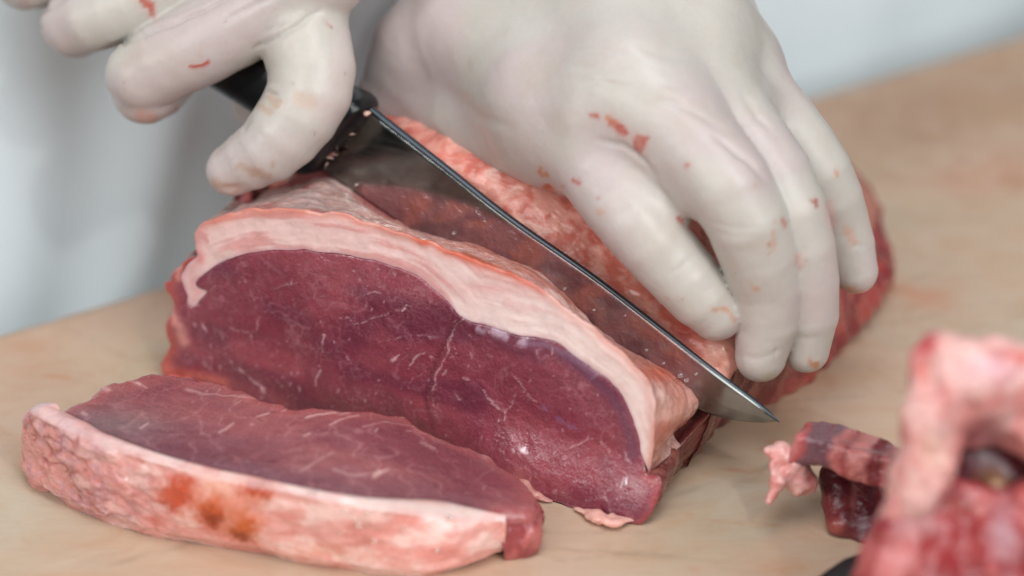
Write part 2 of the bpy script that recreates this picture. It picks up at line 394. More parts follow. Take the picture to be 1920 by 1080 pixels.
def face_paint(Q2, V):
    pp = proj(V)
    base = s2l(128, 56, 70, 1.0)
    n = fbm(np.c_[Q2, 0 * Q2[:, :1]], (.55, .7, 1), 3, 11); n2 = fbm(np.c_[Q2, 0 * Q2[:, :1]], (3.2, 3.2, 1), 4, 12)
    c = mix(np.tile(base, (len(V), 1)), s2l(150, 72, 80, 1.0)[None], smst(n, .42, .66) * .7)
    c = mix(c, s2l(98, 42, 62, 1.0)[None], smst(fbm(np.c_[Q2, 0 * Q2[:, :1]], (.5, .9, 1), 2, 31), .5, .72) * .6)
    rotq = np.c_[Q2[:, 0] * .94 + Q2[:, 1] * .34, -Q2[:, 0] * .34 + Q2[:, 1] * .94, 0 * Q2[:, 0]]
    gr = fbm(rotq, (9, 2.2, 1), 3, 14)
    c = c * (1 + (n2 - .5) * .26 + (gr - .5) * .24)[:, None]
    # bundles of muscle fibre: fine pale cell walls
    jit = np.c_[fbm(np.c_[Q2, 0 * Q2[:, :1]], 2.3, 3, 41), fbm(np.c_[Q2, 0 * Q2[:, :1]], 2.3, 3, 43)] * 1.6
    for s_, a_, t0 in ((.9, .14, .03), (2.1, .10, .04)):
        nn = np.abs(fbm(np.c_[(Q2 + jit) * s_, 0 * Q2[:, :1]], 1.0, 2, 51) - .5)
        msk = smst(fbm(np.c_[Q2, 0 * Q2[:, :1]], 1.1, 2, 57), .35, .65)
        c = mix(c, s2l(190, 130, 140, 1.0)[None], np.exp(-(nn / t0 * 2.2) ** 2) * a_ * 2.2 * msk)
    q = pp + (np.c_[fbm(np.c_[pp, 0 * pp[:, :1]], .05, 3, 61), fbm(np.c_[pp, 0 * pp[:, :1]], .05, 3, 62)] - .5) * 13 + (np.c_[fbm(np.c_[pp, 0 * pp[:, :1]], .25, 2, 63), fbm(np.c_[pp, 0 * pp[:, :1]], .25, 2, 64)] - .5) * 3
    h = np.zeros(len(V))
    for L, wd, a in STROKES:
        L = np.array(L, float); lo = L.min(0) - 30; hi = L.max(0) + 30
        m = np.where(((q > lo) & (q < hi)).all(1))[0]
        d, par = polydist(q[m], L)
        wv = .55 * wd * (.55 + .9 * fbm(np.c_[q[m], 0 * m[:, None]], .09, 2, 71)) * (.35 + .65 * np.sin(np.pi * np.clip(par, .08, .92)))
        t = np.exp(-(d / wv) ** 2)
        c[m] = mix(c[m], s2l(226, 186, 190, 1.0)[None], t * a * .9 * smst(fbm(np.c_[q[m], 0 * m[:, None]], .13, 3, 77), .28, .5)); h[m] += t * .015
    # many short pale flecks
    rr = np.random.RandomState(7)
    for k in range(260):
        x, y = rr.uniform(350, 1220), rr.uniform(500, 950); a = rr.normal(-1.25, .5); l = rr.uniform(1, 7)
        m = np.where((np.abs(q - (x, y)) < 18).all(1))[0]
        if len(m) == 0: continue
        d, _ = polydist(q[m], np.array([(x, y), (x + l * math.cos(a), y - l * math.sin(a))]))
        c[m] = mix(c[m], s2l(215, 165, 175, 1.0)[None], np.exp(-(d / rr.uniform(.6, 1.2)) ** 2) * rr.uniform(.15, .75))
    # seam between the muscles
    seam = np.array([(866, 596), (838, 630), (822, 668), (808, 705), (800, 740), (806, 775), (815, 800)], float)
    d, par = polydist(pp, seam)
    h -= np.exp(-(d / 7) ** 2) * .05 * np.sin(np.pi * np.clip(par, .05, 1)); c = mix(c, s2l(88, 36, 48, 1.0)[None], np.exp(-(d / 5) ** 2) * .5)
    # purple silverskin rim near the right of the fat
    d, _ = polydist(pp, np.array([(1060, 665), (1105, 700), (1145, 735), (1170, 775), (1183, 815), (1190, 850)], float))
    c = mix(c, s2l(84, 56, 84, 1.0)[None], np.exp(-(d / 12) ** 2) * .6)
    d, _ = polydist(pp, np.array([(985, 640), (1030, 645), (1075, 670), (1117, 702)], float))
    c = mix(c, s2l(150, 122, 146, 1.0)[None], np.exp(-(d / 6) ** 2) * .45)
    d, _ = polydist(pp, np.array([(890, 612), (935, 622), (985, 638)], float))
    c = mix(c, s2l(196, 168, 184, 1.0)[None], smst(fbm(np.c_[pp, 0 * d[:, None]], .06, 2, 81), .4, .6) * np.exp(-(d / 8) ** 2) * .8)
    # bluish sheen veins
    d, _ = polydist(q, np.array([(995, 742), (1025, 772), (1062, 792), (1095, 810)], float))
    c = mix(c, s2l(140, 112, 150, 1.0)[None], np.exp(-(d / 4) ** 2) * .4 * smst(fbm(np.c_[pp, 0 * pp[:, :1]], .08, 2, 88), .4, .6))
    # left red membrane
    d, _ = polydist(pp, np.array(left_px, float))
    c = mix(c, s2l(176, 74, 66, 1.0)[None], np.exp(-(d / 16) ** 2) * .85)
    for L, r in (([(330, 600), (343, 612), (348, 640)], 9), ([(325, 580), (330, 600)], 7), ([(335, 500), (340, 520)], 8)):
        d, _ = polydist(q, np.array(L, float)); c = mix(c, s2l(215, 150, 140, 1.0)[None], np.exp(-(d / r) ** 2) * .6)
    # lower left: the face goes orange-pink where it meets the board
    d, _ = polydist(pp, np.array([(308, 690), (360, 700), (420, 715)], float)); c = mix(c, s2l(190, 96, 84, 1.0)[None], np.exp(-(d / 10) ** 2) * .7)
    d, _ = polydist(pp, np.array([(1085, 952), (1130, 966), (1190, 974)], float))
    c = mix(c, s2l(222, 150, 140, 1.0)[None], np.exp(-(d / 10) ** 2) * .85); h += np.exp(-(d / 10) ** 2) * .12
    d, _ = polydist(pp, np.array([(1217, 886), (1243, 900), (1240, 940), (1222, 960)], float)); c = mix(c, s2l(170, 70, 70, 1.0)[None], np.exp(-(d / 9) ** 2) * .6)
    # patch at the edge of the steak with loose fat
    d, _ = polydist(pp, np.array([(985, 880), (1000, 893)], float)); c = mix(c, s2l(205, 130, 122, 1.0)[None], np.exp(-(d / 14) ** 2) * .5)
    return c, h
def rnd_edge(d, r): return np.where(d < r, r - np.sqrt(np.clip(r * r - (r - d) ** 2, 0, None)), 0)

Q, F, d = grid_poly(lean_poly, .045)
V = fP(Q); c, h = face_paint(Q, V)
n3 = fbm(np.c_[Q, 0 * Q[:, :1]], (.5, .5, 1), 4, 90) - .5
bulge = n3 * .28 * smst(d, 0, .4) + h + (.10 - rnd_edge(d, .10)) * .6
bulge *= 1; lean_V = V + FN[None] * -1 * 0
sgn = 1 if FN @ (CAM - BL) > 0 else -1
lean_V = V + sgn * FN[None] * bulge[:, None]; lean_F = F if sgn < 0 else F; lean_C = c
Q, F, d = grid_poly(fat_poly, .045)
V = fP(Q); dl, pl = polydist(Q, leanL); dt, pt = polydist(Q, topL); pp = proj(V)
fib = fbm(np.c_[pl * 14, dl * 7, 0 * pl], (1, 1, 1), 4, 101); tt = dl / (dl + dt + 1e-6)
c = mix(np.tile(s2l(234, 198, 192, 1.0), (len(V), 1)), s2l(238, 214, 208, 1.0)[None], smst(pp[:, 0], 700, 1000))
c = mix(c, s2l(206, 120, 116, 1.0)[None], smst(fib, .52, .70) * (1 - smst(pp[:, 0], 800, 1050) * .7) * .55)
line = np.abs(fbm(np.c_[pl * 5, dl * 2.2, 0 * pl], 1, 3, 105) - .5)
c = mix(c, s2l(190, 104, 104, 1.0)[None], np.exp(-(line / .012) ** 2) * .22 * smst(fib, .4, .6) * (1 - smst(pp[:, 0], 850, 1000)))
c = mix(c, s2l(218, 134, 118, 1.0)[None], np.exp(-(dt / .22) ** 2) * (.8 - .35 * smst(pp[:, 0], 700, 1150)))
edge = np.exp(-(dt / .10) ** 2) * smst(fbm(np.c_[Q, 0 * Q[:, :1]], 1.4, 3, 108), .35, .55)
c = mix(c, s2l(190, 84, 54, 1.0)[None], edge * .45)
edg2 = np.exp(-(dt / .16) ** 2) * smst(pp[:, 0], 720, 780) * (1 - smst(pp[:, 0], 980, 1060)) * smst(fbm(np.c_[Q, 0 * Q[:, :1]], 1.8, 3, 109), .3, .5)
c = mix(c, s2l(206, 78, 38, 1.0)[None], edg2 * .85)
c = mix(c, s2l(214, 128, 128, 1.0)[None], np.exp(-(((pp[:, 0] - 930) / 90) ** 2 + ((pp[:, 1] - 540) / 16) ** 2)) * .35)
c = mix(c, s2l(214, 160, 160, 1.0)[None], smst(-pp[:, 0], -400, -360) * .6)
c = mix(c, s2l(205, 150, 160, 1.0)[None], np.exp(-(dl / .06) ** 2) * .5)
fat_bul = (fbm(np.c_[Q, 0 * Q[:, :1]], 1.2, 4, 95) - .5) * .12 * smst(dt, 0, .3) + (fib - .5) * .03 + (.08 - rnd_edge(dt, .08)) * .5
fatF_V = V + sgn * FN[None] * fat_bul[:, None]; fatF_F = F; fatF_C = c * (.94 + .12 * fbm(V, 5, 3, 7))[:, None]

# --- sections of the loft: (left, top, right) polylines in world cm
NL, NT, NR = 40, 240, 40
def sect(left, top, right):
    return np.vstack([resample(left, NL), resample(top, NT)[1:], resample(right, NR)[1:]])
secF = sect(fP(leftL), fP(topL), fP(rightL))
k_left = [uwz(.1, 2.7, 0), uwz(-.2, 2.7, 1.6), uwz(.1, 2.7, 3.2), uwz(.5, 2.7, 4.2)]
k_top = [k_left[-1], uwz(.9, 2.8, 5.0)] + [kpt(x, y) for x, y in ((470, 384), (500, 366), (560, 346), (620, 336), (740, 412), (805, 437), (865, 452), (905, 466), (948, 481), (1010, 511), (1054, 547), (1100, 596), (1158, 643), (1225, 685), (1283, 718), (1304, 740), (1309, 766), (1290, 792), (1262, 812))] + [uwz(16.15, 1.9, 1.2)]
k_right = [k_top[-1], uwz(16.1, 2.2, .6), uwz(15.8, 2.3, 0)]
secK = sect(k_left, k_top, k_right)
def loft(secs, ts):
    """cubic interpolation between sections at the knots ts; returns function"""
    secs = np.array(secs); ts = np.array(ts, float)
    def f(t):
        i = int(np.clip(np.searchsorted(ts, t) - 1, 0, len(ts) - 2)); a = (t - ts[i]) / (ts[i + 1] - ts[i])
        p1, p2 = secs[i], secs[i + 1]
        m1 = (secs[i + 1] - secs[max(i - 1, 0)]) / (ts[i + 1] - ts[max(i - 1, 0)]) * (ts[i + 1] - ts[i])
        m2 = (secs[min(i + 2, len(ts) - 1)] - secs[i]) / (ts[min(i + 2, len(ts) - 1)] - ts[i]) * (ts[i + 1] - ts[i])
        return (2 * a ** 3 - 3 * a * a + 1) * p1 + (a ** 3 - 2 * a * a + a) * m1 + (-2 * a ** 3 + 3 * a * a) * p2 + (a ** 3 - a * a) * m2
    return f
def uz(w_, L): return [uwz(u, w_, z) for u, z in L]
def secw(w_, left, top, right): return sect(uz(w_, left), uz(w_, top), uz(w_, right))
rK_top = [uwz(.5, 3.3, 4.3), uwz(1.2, 3.4, 5.2)] + [kpt(x, y, .28) for x, y in ((480, 368), (540, 340), (620, 318), (740, 385), (865, 432), (960, 478), (1060, 545), (1160, 612), (1260, 680), (1325, 712), (1345, 735), (1340, 765))]
rKl = [uwz(.1, 3.1, 0), uwz(-.2, 3.1, 1.6), uwz(.1, 3.2, 3.2), rK_top[0]]
rK = sect(rKl, rK_top, [rK_top[-1], uwz(16.4, 2.6, .8), uwz(16.1, 2.6, 0)])
s4 = secw(4.9, [(0, 0), (-.3, 1.6), (0, 3.2), (.5, 4.6)], [(.5, 4.6), (1.6, 5.7), (3.5, 6.5), (5.3, 6.9), (7.0, 7.1), (8.4, 7.1), (10.1, 6.7), (11.9, 5.9), (13.6, 5.1), (15.3, 4.5), (16.6, 4.25), (17.05, 3.7), (17.1, 3.2)], [(17.1, 3.2), (16.9, 2.0), (16.4, .8), (16.05, 0)])
s8 = secw(8, [(0, 0), (-.3, 1.6), (0, 3.2), (.6, 4.8)], [(.6, 4.8), (1.8, 6), (3.5, 6.9), (5.3, 7.3), (7.2, 7.5), (9.5, 7.4), (11.5, 6.9), (13.5, 6.1), (15.2, 5.0), (16.5, 3.9), (17.3, 3.0), (17.6, 2.4)], [(17.6, 2.4), (17.8, 1.5), (17.6, .6), (17.4, 0)])
s12 = secw(12.5, [(.4, 0), (.2, 1.6), (.5, 3.2), (1.2, 4.6)], [(1.2, 4.6), (2.6, 5.8), (4.5, 6.6), (7.2, 6.9), (10, 6.8), (13, 6.4), (15, 5.9), (15.9, 5.2), (16.8, 4.4), (17.2, 3.5), (17.3, 2.6)], [(17.3, 2.6), (17.7, 1.4), (18.1, .6), (17.8, 0)])
s16 = secw(16, [(1.5, 0), (1.4, 1.4), (1.8, 2.8), (2.6, 4.0)], [(2.6, 4.0), (4, 5), (6, 5.6), (8, 5.9), (11, 5.5), (13.5, 4.6), (15.3, 3.6), (16.2, 2.8), (16.7, 1.9), (16.8, 1.4)], [(16.8, 1.4), (17.1, 1.0), (17.5, .6), (17.5, 0)])
s18 = secw(18.2, [(5, 0), (5, .8), (5.3, 1.6), (6, 2.2)], [(6, 2.2), (7, 2.8), (8.5, 3.2), (10, 3.4), (12, 3.3), (14, 3.0), (15, 2.4), (15.8, 1.7), (16, 1.4), (16.2, 1)], [(16.2, 1), (16.2, .7), (16.1, .3), (16, 0)])
fr_f = loft([secF, secK], [0, 1]); re_f = loft([rK, s4, s8, s12, s16, s18], [2.9, 4.9, 8, 12.5, 16, 18.2])
ntot = secF.shape[0]
def shell(f, ts, dimple=None):
    R = np.array([f(t) for t in ts]); return R
def build_loft(R, disp_fn, part, inset=0.0):
    n, m = R.shape[:2]; V = R.reshape(-1, 3); Fq = gridfaces(n, m); N = vnormals(V, Fq)
    cen = R.mean(1).repeat(m, 0); s_ = np.sign(((V - cen) * N).sum(1).mean()); N = N * s_
    if s_ < 0: Fq = Fq[:, ::-1]
    return V, Fq, N
iT0, iT1 = NL - 1, NL + NT - 2
def split_range(V, F, n, m, j0, j1):
    I = np.arange(n * m).reshape(n, m)[:, j0:j1 + 1]
    return V.reshape(n, m, 3)[:, j0:j1 + 1].reshape(-1, 3), gridfaces(n, j1 - j0 + 1)
def fat_surface(R, seed, rear):
    n, m = R.shape[:2]; V, Fq, N = build_loft(R, None, None)
    flip = Fq[0, 1] != 1
    sub = slice(iT0, iT1 + 1); k = iT1 + 1 - iT0
    Vs = R[:, sub].reshape(-1, 3); Ns = N.reshape(n, m, 3)[:, sub].reshape(-1, 3); Fs = gridfaces(n, k)
    if flip: Fs = Fs[:, ::-1]
    jj = np.tile(np.arange(k), n) / (k - 1)
    ii = np.repeat(np.arange(n), k) / (n - 1)
    edge = smst(jj, 0, .02) * smst(1 - jj, 0, .02)
    g = fbm(Vs, 2.4, 4, seed); g2 = fbm(Vs, (.9, .9, .9), 3, seed + 3)
    # lumpy, ropey connective surface
    rid = np.abs(fbm(Vs + .4 * fbm(Vs, 1.5, 2, seed + 5)[:, None], (2.6, 2.6, 2.6), 3, seed + 6) - .5) * 2
    dsp = (g - .5) * .12 + (g2 - .5) * .3 - np.exp(-(rid / .09) ** 2) * .02
    dsp *= smst(ii, 0, .18) if not rear else 1
    Vs = Vs + Ns * (dsp * edge)[:, None]
    return Vs, Fs, Ns, ii, jj, g, g2, rid
# front slice
tsF = np.linspace(0, 1, 62)
Rf = np.array([fr_f(t) for t in tsF])
V1, F1, N1, ii, jj, g, g2, rid = fat_surface(Rf, 200, False)
pp = proj(V1)
c = mix(np.tile(s2l(214, 158, 148, 1.0), (len(V1), 1)), s2l(234, 192, 182, 1.0)[None], smst(g, .4, .62))
c = mix(c, s2l(196, 100, 78, 1.0)[None], smst(g2, .45, .65) * .55)
c = mix(c, s2l(160, 92, 66, 1.0)[None], np.exp(-(rid / .1) ** 2) * .5)
c = mix(c, s2l(188, 168, 164, 1.0)[None], smst(-pp[:, 0], -760, -560) * .65)       # grey-pink skin at the left
c = mix(c, s2l(176, 78, 70, 1.0)[None], smst(fbm(V1, 1.3, 3, 230), .56, .66) * smst(-pp[:, 0], -800, -650) * .6)
c = mix(c, s2l(196, 76, 36, 1.0)[None], (1 - smst(ii, .02, .30)) * smst(fbm(V1, 1.1, 3, 240), .36, .56) * smst(pp[:, 0], 660, 800) * (1 - smst(pp[:, 0], 1100, 1220)) * .9)
c = mix(c, s2l(202, 94, 84, 1.0)[None], (1 - smst(ii, .05, .5)) * smst(-pp[:, 0], -560, -440) * .7)
c = mix(c, s2l(206, 92, 64, 1.0)[None], np.exp(-(((pp[:, 0] - 1235) / 45) ** 2 + ((pp[:, 1] - 700) / 20) ** 2)) * smst(g, .3, .5) * .8)
c = mix(c, s2l(228, 172, 156, 1.0)[None], np.exp(-(((pp[:, 0] - 1262) / 38) ** 2 + ((pp[:, 1] - 768) / 26) ** 2)) * .8)
c = mix(c, s2l(206, 120, 104, 1.0)[None], np.exp(-(polydist(pp, np.array([(1225, 812), (1262, 802), (1296, 785)], float))[0] / 6) ** 2) * .7)
topfront = (V1, F1, c)
# closing skirt down into the cut
I = slice(iT0, iT1 + 1); e = Rf[-1][I][:205]
sk = np.array([e, e + KN * -.05 - KV * .25, e - KV * .9 + KN * .05, e - KV * 1.6 + KN * .3]); e_c = np.tile(s2l(190, 120, 120, 1.0), (sk.shape[0] * sk.shape[1], 1))
skirt = (sk.reshape(-1, 3), gridfaces(4, e.shape[0]), e_c)
# rear body
tsR = np.r_[np.linspace(2.9, 8, 170), np.linspace(8.1, 18.2, 150)]
Rr = np.array([re_f(t) for t in tsR])
V2, F2_, N2, ii, jj, g, g2, rid = fat_surface(Rr, 300, True)
net = fbm(V2 + .5 * np.c_[fbm(V2, 1.2, 2, 320), fbm(V2, 1.2, 2, 321), fbm(V2, 1.2, 2, 322)], (2.6, 2.6, 2.6), 4, 330)
c2 = mix(np.tile(s2l(226, 128, 112, 1.0), (len(V2), 1)), s2l(242, 172, 156, 1.0)[None], smst(net, .42, .60))
c2 = mix(c2, s2l(178, 60, 46, 1.0)[None], smst(fbm(V2, (1.0, 1.0, 1.0), 4, 340), .50, .68) * .5)
c2 = mix(c2, s2l(236, 182, 166, 1.0)[None], np.exp(-(rid / .10) ** 2) * .35)
pp2 = proj(V2)
c2 = mix(c2, s2l(226, 168, 148, 1.0)[None], np.exp(-(((pp2[:, 0] - 1370) / 45) ** 2 + ((pp2[:, 1] - 640) / 50) ** 2)) * .75)
c2 = mix(c2, s2l(190, 48, 40, 1.0)[None], np.exp(-(((pp2[:, 0] - 1290) / 26) ** 2 + ((pp2[:, 1] - 628) / 20) ** 2)) * .7 * smst(net, .35, .5))
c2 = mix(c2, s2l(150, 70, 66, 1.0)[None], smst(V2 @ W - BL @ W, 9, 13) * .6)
topI = slice(iT0, iT1 + 1); e = Rr[0][topI][:200]
sk2 = np.array([e, e - KV * .8 + KN * -.15, e - KV * 1.6 + KN * -.3]); sk2c = np.tile(s2l(190, 110, 110, 1.0), (sk2.shape[0] * sk2.shape[1], 1))
# lean sides of slice and rear: full outline, inset under the fat
def lean_side(R, seed):
    n, m = R.shape[:2]; V, Fq, N = build_loft(R, None, None)
    j = np.tile(np.arange(m), n); under = smst(j, iT0 - 1, iT0 + 6) * (1 - .35 * smst(j, iT1 - 75, iT1 - 45)) * (1 - smst(j, iT1 - 6, iT1 + 1))
    g = fbm(V, (2.0, 2.0, 1.2), 4, seed); s_ = np.abs(fbm(V, (2.6, 2.6, .7), 3, seed + 1) - .5) * 2
    # stringy folds running down the side
    along = V @ W
    st = np.sin(along * 7 + 5 * fbm(V, .8, 2, seed + 2) + V[:, 2] * 1.2)
    row_ = np.repeat(np.arange(n), m); rf_ = smst(row_, 0, 9) if seed == 420 and n < 100 else 1.0
    V = V + N * (((g - .5) * .30 + .04 * st) * rf_ - under * .35)[:, None]
    V = V + W * (under * .35)[:, None]
    V[:, 2] = np.maximum(V[:, 2], .004)
    c = mix(np.tile(s2l(120, 60, 56, 1.0), (len(V), 1)), s2l(168, 104, 88, 1.0)[None], smst(st, .1, 1.0) * .55)
    c = mix(c, s2l(96, 36, 40, 1.0)[None], smst(g, .5, .66) * .6)
    return V, Fq, c, N
Vs1, Fs1, cs1, _ = lean_side(np.concatenate([Rf, Rr[2:3]]), 420)
Vs2, Fs2, cs2, _ = lean_side(Rr, 420)
far = smst(Vs2 @ W - BL @ W, 5.5, 8.5)
cs2 = mix(cs2, mix(np.tile(s2l(128, 42, 46, 1.0), (len(Vs2), 1)), s2l(164, 66, 64, 1.0)[None], smst(fbm(Vs2, 1.6, 3, 431), .45, .65)), far)
cs2 = mix(cs2, s2l(200, 110, 96, 1.0)[None], smst(-Vs2[:, 2], -.5, -.15) * smst(fbm(Vs2, 1.3, 3, 433), .45, .6) * .5 * far)
def join(parts):
    V = []; F = []; C = []; o = 0
    for v, f, c in parts: V.append(v); F.append(f + o); C.append(c); o += len(v)
    return np.vstack(V), np.vstack(F), np.vstack(C)
# caps for the far end
endc = Rr[-1].mean(0); nE = Rr.shape[1]
endV = np.vstack([Rr[-1] * (1 - a) + endc * a + W * .25 * math.sin(a * 1.5) for a in np.linspace(0, .98, 8)])
V, F, C = join([(lean_V, lean_F, lean_C), (Vs1, Fs1, cs1), (Vs2, Fs2, cs2), (endV, gridfaces(8, nE), np.tile(s2l(130, 50, 52, 1.0), (len(endV), 1)))])
rel_ = V - BL; uu_, ww_ = rel_ @ eu, rel_ @ W
V = V - W * (.62 * (1 - smst(V[:, 2], 0, 2.0)) * smst(uu_, 8.5, 13) * (1 - smst(ww_, .2, 2.2)))[:, None]
V[:, 2] = np.maximum(V[:, 2], .003)
mesh_obj('lean_meat', V, F, M_LEAN, roast, col=C)
V, F, C = join([(V1, F1, topfront[2]), skirt, (V2, F2_, c2), (sk2.reshape(-1, 3), gridfaces(3, e.shape[0]), sk2c)])
mesh_obj('fat_cap', V, F, M_FAT, roast, col=C)
mesh_obj('cut_fat_edge', fatF_V, fatF_F, M_FATFACE, roast, col=fatF_C)

# raised red shred at the foot of the cut face
def tube_mesh(pts, rad, nseg=14, nper=10, seed=0, flat=.5, amp=.25):
    P = resample(pts, nseg * len(pts)); R = np.interp(np.linspace(0, 1, len(P)), np.linspace(0, 1, len(rad)), rad)
    T = np.gradient(P, axis=0); T /= np.linalg.norm(T, axis=1)[:, None]
    s = np.cross(T, Z); s /= np.linalg.norm(s, axis=1)[:, None]; u = np.cross(s, T)
    a = np.linspace(0, 2 * np.pi, nper, endpoint=False)
    V = P[:, None] + R[:, None, None] * (np.cos(a)[None, :, None] * s[:, None] + flat * np.sin(a)[None, :, None] * u[:, None])
    V = V.reshape(-1, 3); d = (V - P.repeat(nper, 0)); V = V + d * ((fbm(V, 3.0, 3, seed) - .5) * 2 * amp)[:, None] * 2
    F = gridfaces(len(P), nper, closed=True)
    k = len(V); V = np.vstack([V, P[:1], P[-1:]])
    caps = [[k, (j + 1) % nper, j, j] for j in range(nper)] + [[k + 1, (len(P) - 1) * nper + j, (len(P) - 1) * nper + (j + 1) % nper, (len(P) - 1) * nper + (j + 1) % nper] for j in range(nper)]
    return V, F, caps
def tube_obj(name, pts, rad, mat, parent, col, seed=0, flat=.5, amp=.25, nper=16, cvar=.25):
    V, F, caps = tube_mesh(pts, rad, 8, nper, seed, flat, amp)
    c = np.tile(col, (len(V), 1)) * (1 + (fbm(V, 3.5, 3, seed + 3) - .5) * 2 * cvar)[:, None]
    return mesh_obj(name, V, [list(f) for f in F] + [c_[:3] for c_ in caps], mat, parent, col=c)
sh = [fP(fpt(x, y)[None])[0] + sgn * FN * o for x, y, o in ((318, 697, .1), (345, 699, .35), (370, 704, .5), (395, 711, .55), (418, 719, .45))]
tube_obj('loose_shred', sh, [.05, .16, .2, .2, .06], M_LEAN, roast, s2l(196, 84, 78, 1.0), 5, .6, .5)
sh = [fP(fpt(x, y)[None])[0] + sgn * FN * o for x, y, o in ((1082, 950, .05), (1110, 962, .2), (1145, 970, .22), (1180, 972, .2), (1200, 968, .05))]
tube_obj('loose_shred', sh, [.06, .17, .2, .17, .05], M_FAT, roast, s2l(222, 158, 148, 1.0), 6, .55, .5)

for pts_, rad_, col_, sd_ in (([onZ(968, 896, .3), onZ(985, 912, .25), onZ(1008, 930, .15), onZ(1036, 940, .06)], [.1, .22, .2, .05], (206, 140, 130), 11), ([onZ(975, 880, .5), onZ(1000, 893, .45), onZ(1012, 912, .25)], [.08, .22, .08], (190, 104, 98), 12),
                              ([onZ(1078, 952, .12), onZ(1112, 966, .2), onZ(1150, 975, .22), onZ(1192, 975, .12)], [.05, .22, .24, .06], (230, 170, 158), 13)):
    tube_obj('loose_shred', pts_, rad_, M_FAT, roast, s2l(*col_, 1.0), sd_, .6, .55)
#@@STEAK
def ztop(x, y):
    return 2.85 - 1.45 * smst(np.asarray(x, float), -5.2, .8) - .35 * smst(np.asarray(y, float) - (-3.6 - (np.asarray(x, float) + 14) * .38), 1.5, 5)
def ontop(px_, py_, extra=0.0):
    z = 2.8
    for _ in range(8):
        P = onZ(px_, py_, z); z = float(ztop(P[0], P[1])) + extra
    return onZ(px_, py_, z)
steak = empty('beef_steak', onZ(500, 960, 0), 'cut beef slice lying flat before the roast, its fat rim stained orange', 'meat')
inner_px = [(112, 767), (160, 789), (200, 811), (300, 849), (400, 877), (480, 893), (560, 911), (640, 925), (700, 932), (760, 934), (820, 937), (880, 949), (946, 965)]
rear_px = [(946, 965), (975, 968), (1002, 955), (1013, 940), (1000, 918), (984, 903), (945, 872), (925, 852), (900, 845), (850, 830), (800, 808), (775, 790), (750, 778), (700, 770), (640, 765), (560, 757), (500, 742), (450, 726), (420, 716), (380, 704), (330, 699), (290, 697), (255, 702), (235, 712), (200, 714), (183, 722), (168, 740), (150, 749), (128, 756), (112, 767)]
innerP = np.array([ontop(*q) for q in inner_px]); rearP = np.array([ontop(*q) for q in rear_px])
IN = resample(innerP, 400); RE = resample(rearP, 300)
q3 = np.c_[RE[:, :2], np.zeros(len(RE))]; e = smst(np.arange(300), 0, 10) * smst(299 - np.arange(300), 0, 10)
RE[:, 0] += (fbm(q3, 2.5, 3, 5) - .5) * .5 * e; RE[:, 1] += (fbm(q3, 2.5, 3, 6) - .5) * .5 * e
poly = np.vstack([IN[:-1, :2], RE[:-1, :2]])
Q, F, d = grid_poly(poly, .05)
V = np.c_[Q, ztop(Q[:, 0], Q[:, 1])]
drear, _ = polydist(Q, RE[:, :2]); dfront, _ = polydist(Q, IN[:, :2])
V[:, 2] += (fbm(V, (.6, .6, 0), 4, 500) - .5) * .26 * smst(dfront, 0, .5) - rnd_edge(drear, .30)
pp = proj(V); q2 = np.c_[Q, 0 * Q[:, :1]]
c = mix(np.tile(s2l(126, 60, 70, 1.0), (len(V), 1)), s2l(150, 80, 82, 1.0)[None], smst(fbm(q2, (.45, .8, 1), 3, 510), .42, .64) * .8)
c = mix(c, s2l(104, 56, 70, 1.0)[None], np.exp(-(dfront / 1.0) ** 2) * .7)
c = mix(c, s2l(128, 104, 104, 1.0)[None], np.exp(-(((pp[:, 0] - 225) / 90) ** 2 + ((pp[:, 1] - 793) / 28) ** 2)) * .6)
c = mix(c, s2l(176, 92, 88, 1.0)[None], np.exp(-(drear / .5) ** 2) * .7)
c = c * (1 + (fbm(q2, 3.2, 4, 512) - .5) * .25)[:, None]
ln = np.abs(fbm(np.c_[(Q + .6 * fbm(q2, 1.4, 2, 514)[:, None]), 0 * Q[:, :1]], (1.3, 1.3, 1), 2, 515) - .5)
c = mix(c, s2l(200, 140, 140, 1.0)[None], np.exp(-(ln / .014) ** 2) * .3)
q = pp + (np.c_[fbm(np.c_[pp, 0 * pp[:, :1]], .05, 3, 61), fbm(np.c_[pp, 0 * pp[:, :1]], .05, 3, 62)] - .5) * 6
